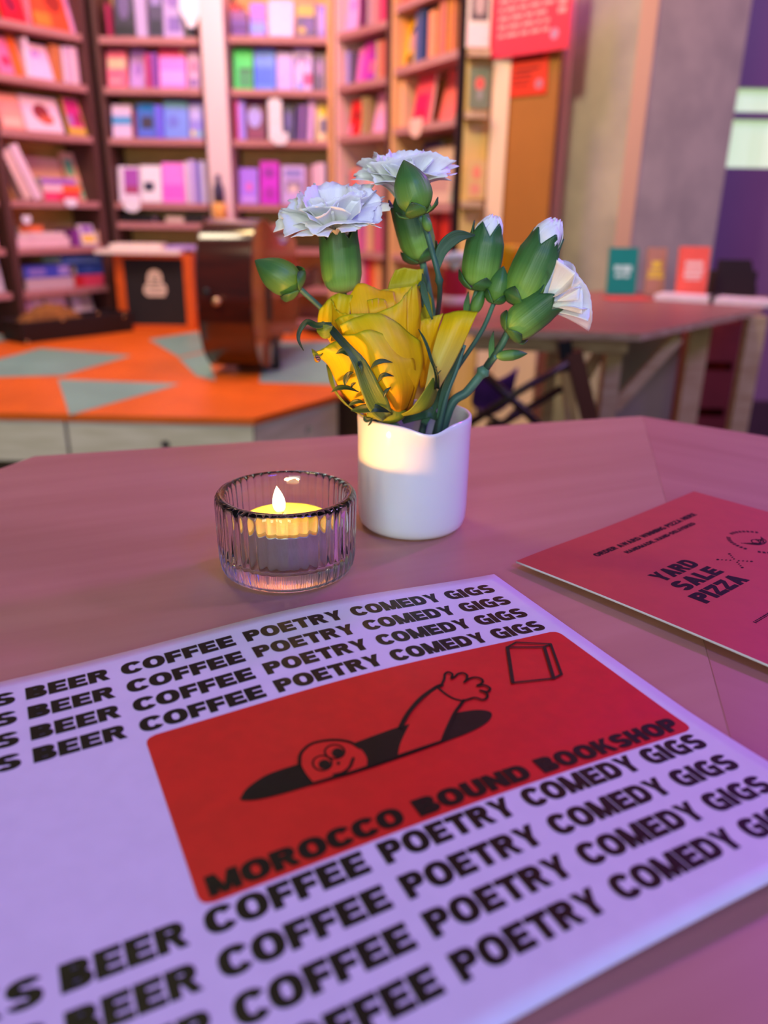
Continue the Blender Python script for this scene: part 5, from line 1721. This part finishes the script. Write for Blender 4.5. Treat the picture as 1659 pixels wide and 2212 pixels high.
# rolled lip of the flared petal, with a water drop hanging on it
patch([[(130, 765, 9), (165, 790, 11), (205, 835, 13)], [(138, 790, 12), (170, 805, 14), (212, 830, 15)], [(150, 830, 12), (190, 826, 13), (230, 800, 12)]], guard_m, 'petal', rose, nu=10, nv=8)
for rws in ([[(850, 1332, 4), (900, 1340, 6), (960, 1332, 6)], [(960, 1290, 12), (1060, 1295, 11), (1140, 1262, 5)], [(1080, 1140, 14), (1150, 1165, 10), (1202, 1130, 2)], [(1165, 1015, 9), (1190, 1008, 6), (1206, 1020, 1)]],
            [[(560, 1335, 3), (600, 1352, 4), (640, 1360, 4)], [(400, 1220, 1), (450, 1260, 5), (490, 1290, 7)], [(300, 1080, -1), (320, 1110, 3), (345, 1130, 6)], [(258, 900, -3), (275, 905, -1), (292, 915, 1)]],
            [[(620, 1358, 6), (720, 1366, 9), (820, 1348, 7)], [(600, 1345, 9), (700, 1340, 12), (830, 1320, 9)], [(610, 1290, 10), (700, 1280, 14), (800, 1290, 10)]]):
    patch(rws, guard_m, 'guard_petal', rose, nu=14, nv=14)


def ribbon(path, widths, mat_, name, parent, conv=R3, keel=.25, n=30, thick=.0004):
    """leaf: path of picked points, widths in metres, shallow keel along the midrib"""
    P = [conv(*p) for p in path]

    def fn(u, v):
        c = crom(P, v)
        t = (crom(P, min(1, v + .02)) - crom(P, max(0, v - .02))).normalized()
        view = (CAM - c).normalized()
        x = t.cross(view).normalized()
        nn = x.cross(t).normalized()
        w = crs(widths, v)
        s = (u - .5) * 2
        return c + x * (s * w / 2) + nn * (abs(s) * w * keel * .5)
    mb = MB(); mb.grid(fn, 8, n, 0, thick)
    return mb.build(name, mat_, parent)


K = .0000575    # metres per picked unit at the rose
sep = ribbon([(770, 1345, 13), (700, 1240, 20), (640, 1120, 22), (590, 1000, 22), (535, 880, 22), (460, 780, 21), (380, 690, 19), (315, 615, 17), (285, 560, 15)],
             [100 * K, 165 * K, 150 * K, 130 * K, 100 * K, 66 * K, 60 * K, 58 * K, 30 * K], sep_m, 'sepal', rose)
ribbon([(310, 570, 16), (270, 590, 18), (225, 610, 18), (175, 600, 15)], [40 * K, 120 * K, 120 * K, 30 * K], guard_m, 'sepal_fold', sep, keel=-.5)
ribbon([(300, 552, 16), (240, 560, 17), (170, 565, 16), (90, 535, 14), (30, 610, 14), (20, 690, 15), (62, 780, 15)], [24 * K, 40 * K, 46 * K, 40 * K, 34 * K, 24 * K, 4 * K], barb_m, 'sepal_tip', sep)
for pth, wd_ in (([(632, 936, 24), (680, 886, 25), (740, 868, 25), (822, 880, 25)], 34), ([(692, 1052, 24), (725, 1000, 25), (765, 984, 26), (832, 998, 25)], 32), ([(744, 1182, 23), (762, 1130, 24), (806, 1090, 24)], 26),
                 ([(414, 1084, 16), (420, 1030, 17), (448, 980, 18), (488, 965, 20)], 40), ([(298, 1134, 9), (360, 1098, 13), (440, 1096, 18), (532, 1132, 22)], 36), ([(468, 1098, 18), (480, 1068, 19), (508, 1054, 20)], 20),
                 ([(438, 1256, 12), (490, 1220, 16), (540, 1212, 18), (582, 1228, 20)], 34), ([(466, 1292, 12), (560, 1278, 18), (680, 1272, 21), (806, 1308, 16)], 66), ([(338, 806, 17), (400, 782, 19), (480, 820, 21), (556, 866, 22)], 44),
                 ([(560, 985, 24), (552, 920, 24), (538, 880, 23), (530, 920, 25)], 30), ([(650, 1365, 10), (630, 1400, 11), (612, 1420, 11)], 14), ([(575, 1340, 10), (600, 1370, 10), (650, 1360, 11)], 40)):
    ribbon(pth, [3 * K, wd_ * K, wd_ * .9 * K, 3 * K], barb_m, 'sepal_barb', sep, n=14)
ribbon([(1042, 596, 8), (1085, 670, 10), (1120, 750, 11), (1150, 850, 13), (1180, 930, 13), (1200, 1010, 12), (1200, 1100, 8)], [3 * K, 16 * K, 22 * K, 22 * K, 22 * K, 30 * K, 40 * K], barb_m, 'sepal', rose, keel=.6)
for pth in ([(1190, 960, 14), (1192, 930, 14), (1200, 915, 14)], [(1200, 990, 14), (1218, 965, 14), (1236, 948, 14)]):
    ribbon(pth, [10 * K, 8 * K, 2 * K], barb_m, 'sepal_barb', rose, n=6)
ribbon([(1080, 410, -12), (1075, 300, -13), (1090, 190, -13), (1075, 120, -13)], [6 * K, 50 * K, 44 * K, 6 * K], leaf_m, 'sepal', rose, n=14)
drop = R3(180, 850, 14)
water = bpy.data.materials.new('water'); water.use_nodes = True
wbb = water.node_tree.nodes['Principled BSDF']; wbb.inputs['Transmission Weight'].default_value = 1; wbb.inputs['Roughness'].default_value = 0; wbb.inputs['IOR'].default_value = 1.33
wno = water.node_tree.nodes.new('ShaderNodeTexNoise'); wno.inputs['Scale'].default_value = 20; wnb = water.node_tree.nodes.new('ShaderNodeBump'); wnb.inputs['Strength'].default_value = .01
water.node_tree.links.new(wno.outputs['Fac'], wnb.inputs['Height']); water.node_tree.links.new(wnb.outputs[0], wbb.inputs['Normal'])
mb = MB(); mb.ball(drop, .0015, 20, 12, 0, None, (1, 1, 1.1)); o = mb.build('water_drop', water); tag(o, 'tiny water drop hanging from the flared lip of the yellow rose', 'drop')


# ---- carnations
def FP(px, py, Y):
    return ony(px, py, Y)


def axis(a, b):
    return (Vector(b) - Vector(a))


def calyx(base, mouth, rad, parent, name='calyx', mat_=None, teeth=5, phase=0.0, open_=1.0):
    d = axis(base, mouth); L = d.length
    M = frame(base, d)
    prof = [(0, .10), (.04, .58), (.12, .84), (.28, .98), (.5, 1.0), (.72, .92 + .06 * open_), (.86, .30 + .64 * open_), (1.0, .96 * open_)]
    mb = MB()
    n, nv = 60, 20

    def fn(i, j):
        v = j / nv
        ph = 2 * PI * i / n
        tooth = abs(((ph + phase) * teeth / (2 * PI)) % 1 - .5) * 2          # 1 at tips, 0 in the notches
        top = .82 + .22 * tooth ** .8
        z = v * top
        r = crs([p[1] for p in prof], 0)
        # profile lookup
        for (z0, r0), (z1, r1) in zip(prof, prof[1:]):
            if z <= z1:
                r = r0 + (r1 - r0) * (z - z0) / (z1 - z0); break
        else:
            r = prof[-1][1]
        r *= rad * (1 + .015 * math.cos(ph * teeth * 2))
        return M @ Vector((r * math.cos(ph), r * math.sin(ph), z * L)), (i / n, min(1, z))
    ids = []
    for j in range(nv + 1):
        row = []
        for i in range(n):
            p, a = fn(i, j)
            row.append(mb.vert(p, (a[0], max(a[1], .001))))
        ids.append(row)
    for a, b in zip(ids, ids[1:]):
        for i in range(n):
            mb.face((a[i], a[(i + 1) % n], b[(i + 1) % n], b[i]), 0, True)
    mb.face(ids[0][::-1])
    o = mb.build(name, mat_ or calyx_m, parent)
    sd_ = o.modifiers.new('wall', 'SOLIDIFY'); sd_.thickness = .0005; sd_.offset = -1
    return o


def bracts(base, mouth, rad, parent, size, n=4, phase=0.0):
    """small pointed scales clasping the foot of a calyx; one mesh each"""
    d = axis(base, mouth).normalized()
    M = frame(Vector(base) - d * size * .12, d)
    for k in range(n):
        ph = phase + 2 * PI * k / n
        L = size * (1.0 if k % 2 == 0 else .78)

        def fn(u, v):
            half = (.85 * (1 - v) ** .75) * (PI / n) * 1.25
            r = rad * (.42 + .66 * min(1, v * 2.2) ** .6) + .0004 + .0009 * v ** 3
            a = ph + (u - .5) * 2 * half
            return M @ Vector((r * math.cos(a), r * math.sin(a), v * L))
        mb = MB(); mb.grid(fn, 8, 10, 0, .0004); mb.build('bract', bract_m, parent)


def bud(base, tip, rad, parent, mat_=None, name='bud', fat=.42):
    d = axis(base, tip); L = d.length
    M = frame(base, d)
    prof = [(.0, .16), (.04, .45), (.12, .74), (.25, .95), (fat, 1.0), (.56, .93), (.70, .74), (.82, .50), (.92, .25), (.975, .09), (1.0, .0)]
    mb = MB()
    n = 44
    P = [Vector((a, b, 0)) for a, b in prof]
    pr = [crom(P, i / 30) for i in range(31)]
    mb.lathe([(max(p.y * rad, 1e-6), p.x * L) for p in pr], n, 0, M, mod=lambda r, z, ph, i: r * (1 + .045 * math.cos(5 * ph + z / L * 2.2) * (z / L)))
    return mb.build(name, mat_ or bud_m, parent)


def closed_tip(base, tip, rad, parent, ph0=0.0):
    """rolled white petals pushing out of a closed calyx"""
    d = axis(base, tip); L = d.length
    M = frame(base, d)
    mb = MB()
    for k in range(6):
        a0 = ph0 + k * 2 * PI / 6 * 1.17
        r0 = rad * (1.0 if k < 3 else .74)
        top = 1.0 - .05 * (k % 3)

        def fn(u, v):
            a = a0 + (u - .5) * 2.9 + .5 * v
            prof_ = [(0, .78), (.3, .96), (.6, 1.0), (.8, .86), (.93, .62), (1.0, .40)]
            for (z0, q0), (z1, q1) in zip(prof_, prof_[1:]):
                if v <= z1:
                    q = q0 + (q1 - q0) * (v - z0) / (z1 - z0); break
            r = r0 * q * (.90 + .16 * u)
            z = L * v * top * (1 - .07 * (2 * u - 1) ** 2) + .0006 * math.sin(u * 23 + k) * v ** 6
            return M @ Vector((r * math.cos(a), r * math.sin(a), z))
        mb.grid(fn, 20, 14, 0, .00025)
    return mb.build('white_tip', white_m, parent)


def stem(pts, r0, r1, parent, name='stem', nodes=()):
    P = [Vector(p) for p in pts]
    N = 12 * (len(P) - 1)
    pp = [crom(P, i / N) for i in range(N + 1)]
    rr = [r0 + (r1 - r0) * i / N for i in range(N + 1)]
    for f in nodes:
        k = int(f * N)
        for q, w in ((k - 1, 1.25), (k, 1.6), (k + 1, 1.25)):
            if 0 <= q <= N:
                rr[q] *= w
    mb = MB(); mb.tube(pp, rr, 12); return mb.build(name, stem_m, parent)


def bloom(mouth, dirv, L, parent, seed, spread=75, n=26, inner=12, rad=.006, width=.95, ruffle=1.0, droop=.0, name='bloom', squash=1.0, fringe=1.0):
    """ruffled fan of fringed petals rising from the calyx mouth"""
    rnd = random.Random(seed)
    M = frame(mouth, dirv)
    mb = MB()
    for k in range(n):
        f = k / n
        ring = 0 if k < n * .4 else 1 if k < n * .7 else 2
        cnt = [n * .4, n * .3, n * .3][ring]
        idx = [k, k - n * .4, k - n * .7][ring]
        ph = 2 * PI * idx / cnt + rnd.uniform(-.25, .25) + ring
        th = math.radians([spread + rnd.uniform(-7, 6), spread * .58 + rnd.uniform(-9, 9), inner + rnd.uniform(-6, 18)][ring])
        ln = L * [1.0, .97, .90][ring] * rnd.uniform(.92, 1.06)
        wd_ = width * rnd.uniform(.85, 1.1) * [1.0, .95, .8][ring]
        a1, a2, a3 = rnd.uniform(0, 6.28), rnd.uniform(0, 6.28), rnd.uniform(3.0, 5.2)
        sg = rnd.uniform(.7, 1.3)

        def fn(u, v):
            s = (u - .5) * 2
            fan = (.10 + .90 * v ** 1.15) * wd_ * .62
            vv = v * (1 - (.10 if fringe > .5 else .30) * s * s) + fringe * (.014 * math.sin(u * 58 + a1) + .011 * math.sin(u * 97 + a2) + .02 * math.sin(u * 17 + a2)) * v ** 8
            t = th * min(1, max(0, 1.42 * vv - .13)) ** .9 * (1 + droop * vv ** 2)
            # arc outwards from the axis
            q = 8
            rr = rad * .55
            zz = 0.0
            for i in range(q):
                tt = th * min(1, max(0, 1.42 * (vv * (i + .5) / q) - .13)) ** .9 * (1 + droop * (vv * (i + .5) / q) ** 2)
                rr += math.sin(tt) * ln * vv / q
                zz += math.cos(tt) * ln * vv / q
            wave = ruffle * sg * (.060 * math.sin(s * a3 * 1.1 + a1) + .022 * math.sin(s * 8 + a2)) * ln * v ** 2.2
            rr += -math.cos(t) * wave
            zz += math.sin(t) * wave
            side = s * fan * ln
            x, y = rr, side
            # bend the fan round the axis
            z2 = zz - .10 * s * s * ln * v * math.sin(t)
            return M @ Vector((x * math.cos(ph) - y * math.sin(ph), (x * math.sin(ph) + y * math.cos(ph)) * squash, z2))
        mb.grid(fn, 30, 12, 0, .00022)
    return mb.build(name, white_m, parent)


JT = TT + .014      # where the stems stand in the jug


def jugfoot(dx, dy):
    return Vector((VC.x + dx, VC.y + dy, JT))


def flower(name, foot, label, cat):
    return thing(name, foot, label, cat, 'carnation stems in the white jug')


KP = .000232       # metres per photograph pixel at the flowers

# 1: open white carnation over the rose's far side, with the small bud reaching out beside it
ft = jugfoot(-.012, .004)
c1 = flower('white_carnation', ft, 'open white carnation standing above the yellow rose, green bud beside it', 'carnation')
Y1 = .384
b_, m_ = FP(742, 634, Y1), FP(731, 512, Y1)
stem([ft, FP(800, 860, Y1), FP(760, 720, Y1), b_], .0018, .0015, c1)
calyx(b_, m_ + (m_ - b_) * .16, 41 * KP, c1, phase=.3)
bloom(FP(731, 524, Y1), FP(716, 430, Y1 - .006) - FP(731, 524, Y1), 120 * KP, c1, 11, spread=88, n=23, rad=.0070, width=1.22, ruffle=.9)
B_, T_ = FP(646, 622, Y1 - .008), FP(550, 562, Y1 - .010)
stem([FP(760, 730, Y1), FP(690, 662, Y1 - .004), B_], .0012, .0013, c1, 'side_stem')
bud(B_, T_, 34 * KP, c1, fat=.38); bracts(B_, T_, 33 * KP, c1, 28 * KP, 4, .9)
ribbon([(638, 612, Y1 - .012), (642, 602, Y1 - .012), (653, 600, Y1 - .012)], [.0012, .0016, .0003], leaf_m, 'leaf_tip', c1, FP, n=8)

# 2: tallest carnation, its bud in front
ft = jugfoot(-.002, .010)
c2 = flower('white_carnation', ft, 'tallest white carnation, a pointed green bud crossing in front of it', 'carnation')
Y2 = .402
b_, m_ = FP(912, 562, Y2), FP(880, 442, Y2)
stem([ft, FP(940, 800, Y2), FP(936, 690, Y2), FP(926, 630, Y2), b_], .0019, .0017, c2, nodes=(.52,))
calyx(b_, m_ + (m_ - b_) * .14, 38 * KP, c2, phase=.9)
bracts(b_, m_, 34 * KP, c2, 34 * KP, 4, .4)
bloom(FP(876, 440, Y2), FP(874, 345, Y2 - .004) - FP(876, 440, Y2), 110 * KP, c2, 5, spread=76, n=20, rad=.0066, width=1.25, ruffle=.7, squash=.9)
Y2b = .366
B_, T_ = FP(906, 462, Y2b), FP(872, 345, Y2b)
stem([FP(944, 690, Y2 - .006), FP(950, 618, Y2b + .002), FP(934, 545, Y2b), FP(918, 490, Y2b), B_], .0011, .0015, c2, 'side_stem', nodes=(.3,))
bud(B_, T_, 35 * KP, c2, fat=.36); bracts(B_, T_, 34 * KP, c2, 27 * KP, 4, 1.35)
ribbon([(944, 585, Y2b), (955, 540, Y2b), (985, 512, Y2b), (1026, 508, Y2b)], [.0016, .0052, .0056, .0006], leaf_m, 'leaf', c2, FP)
ribbon([(934, 690, Y2b), (918, 640, Y2b), (912, 612, Y2b), (902, 618, Y2b)], [.0008, .003, .002, .0004], leaf_m, 'leaf', c2, FP, n=12)
B_, T_ = FP(928, 500, Y2b - .004), FP(914, 462, Y2b - .004)
bud(B_, T_, 9 * KP, c2, name='tiny_bud')

# 3: closed bud with a white tip, two small buds under it
ft = jugfoot(.004, .006)
c3 = flower('carnation_bud_stem', ft, 'carnation stem whose green bud shows a white tip before the cardboard panel', 'carnation bud')
Y3 = .378
b_, m_ = FP(1032, 622, Y3), FP(1052, 500, Y3)
stem([ft, FP(955, 880, Y3), FP(988, 770, Y3), FP(1012, 690, Y3), b_], .0016, .0013, c3)
calyx(b_, m_ + (m_ - b_) * .12, 39 * KP, c3, open_=.78, phase=2.1)
bracts(b_, m_, 36 * KP, c3, 36 * KP, 4, .2)
tb_, tt_ = FP(1050, 512, Y3), FP(1064, 466, Y3)
closed_tip(FP(1046, 540, Y3), FP(1067, 466, Y3), 27 * KP, c3)
B_, T_ = FP(1068, 652, Y3 - .006), FP(1088, 574, Y3 - .006)
stem([FP(985, 800, Y3), FP(1040, 716, Y3 - .004), B_], .0011, .0011, c3, 'side_stem')
bud(B_, T_, 20 * KP, c3, fat=.34); bracts(B_, T_, 19 * KP, c3, 26 * KP, 4, .5)
B_, T_ = FP(1022, 678, Y3 - .004), FP(1046, 620, Y3 - .004)
bud(B_, T_, 12 * KP, c3, name='tiny_bud'); ribbon([(1008, 690, Y3), (1008, 660, Y3), (1012, 630, Y3)], [.002, .003, .0003], bract_m, 'leaf_scale', c3, FP, n=8)

# 4 and 5: the leaning spray with a long bud and a half open flower
ft = jugfoot(.008, .001)
c4 = flower('carnation_spray', ft, 'leaning carnation spray with a long bud and a half-open white flower', 'carnation')
Y4 = .372
jn = FP(1050, 795, Y4)
stem([ft, FP(968, 890, Y4), FP(1010, 845, Y4), jn], .0024, .0022, c4, nodes=(.97,))
b_, m_ = FP(1116, 656, Y4), FP(1178, 520, Y4)
stem([jn, FP(1085, 740, Y4), FP(1108, 690, Y4), b_], .0019, .0014, c4, 'upper_stem')
calyx(b_, m_ + (m_ - b_) * .10, 42 * KP, c4, open_=.80, phase=1.3); bracts(b_, m_, 36 * KP, c4, 34 * KP, 4, 1.0)
tb_, tt_ = FP(1172, 536, Y4), FP(1204, 470, Y4)
closed_tip(FP(1160, 560, Y4), FP(1204, 474, Y4), 31 * KP, c4, 1.0)
Y5 = .366
b_, m_ = FP(1098, 718, Y5), FP(1182, 652, Y5)
stem([jn, FP(1080, 752, Y5), b_], .0018, .0014, c4, 'side_stem')
calyx(b_, m_ + (m_ - b_) * .14, 36 * KP, c4, open_=.95, phase=.6); bracts(b_, m_, 32 * KP, c4, 26 * KP, 4, .3)
tb_, tt_ = FP(1172, 660, Y5), FP(1236, 622, Y5)
bloom(tb_, tt_ - tb_, 90 * KP, c4, 44, spread=44, n=9, inner=10, rad=.0055, width=1.5, ruffle=.45, squash=.95, fringe=.3)
B_, T_ = FP(1072, 770, Y5 - .002), FP(1140, 764, Y5 - .002)
stem([jn, B_], .0014, .0011, c4, 'twig'); bud(B_, T_, 11 * KP, c4, name='tiny_bud', fat=.5)
ribbon([(1062, 776, Y4 - .003), (1062, 742, Y4 - .003), (1066, 715, Y4 - .003)], [.0026, .0026, .0003], bract_m, 'leaf_scale', c4, FP, n=10)

# extra bare stems and narrow leaves crowding the jug's mouth
ft = jugfoot(.006, -.004)
gs = thing('green_stem', ft, 'thin dark green stems and narrow leaves between rose and leaning spray', 'stem', 'carnation stems in the white jug')
stem([ft, FP(958, 880, .366), FP(985, 800, .368), FP(1003, 745, .37)], .0014, .0010, gs)
ribbon([(948, 905, .368), (958, 850, .366), (980, 790, .365), (1000, 752, .366)], [.0024, .0030, .0022, .0004], leaf_m, 'leaf', gs, FP)
ribbon([(915, 915, .372), (935, 880, .37), (950, 850, .37), (958, 812, .37)], [.003, .004, .003, .0004], leaf_m, 'leaf', gs, FP)
ribbon([(870, 912, .374), (900, 895, .372), (925, 890, .37), (945, 905, .37)], [.002, .006, .006, .002], leaf_m, 'leaf', gs, FP)

# ---- second small bouquet in the red tin
t0 = Vector((TINP.x, TINP.y, TZ + .022))
YT = TINP.y
r2 = thing('yellow_rose', t0, 'blurred golden rose standing in the red tin on the pink table', 'rose', 'second bouquet')
hd = FP(1098, 572, YT)
mb = MB(); mb.tube([t0 + Vector((.008, 0, 0)), t0 + Vector((.014, 0, .088)), t0 + (hd - t0) * .75 + Vector((-.012, 0, .022)), hd - Vector((.0, 0, .03))], .004, 8); mb.build('stem', stem_m, r2)
for k in range(9):
    ph = 2 * PI * k / 9 * 1.0 + (k % 2) * .3
    rr = .030 if k < 5 else .018

    def fn(u, v, ph=ph, rr=rr):
        a = ph + (u - .5) * 1.9
        r = rr * (.35 + .75 * math.sin(v * 1.5)) + .006 * v ** 4
        return hd + Vector((r * math.cos(a), r * math.sin(a), -.035 + .075 * v * (1 - .12 * (2 * u - 1) ** 2)))
    mb = MB(); mb.grid(fn, 8, 8, 0, .0008); mb.build('petal', mat('golden_petal', (246, 168, 10), .5), r2)
c6 = thing('white_carnation', t0, 'blurred white carnation standing in the red tin on the pink table', 'carnation', 'second bouquet')
h2 = FP(985, 562, YT)
mb = MB(); mb.tube([t0 + Vector((-.012, .004, 0)), t0 + Vector((-.010, .004, .088)), h2 - Vector((0, 0, .03))], .003, 8); mb.build('stem', stem_m, c6)
bloom(h2 - Vector((0, 0, .02)), (-.1, 0, 1), .042, c6, 77, spread=70, n=18, rad=.008)
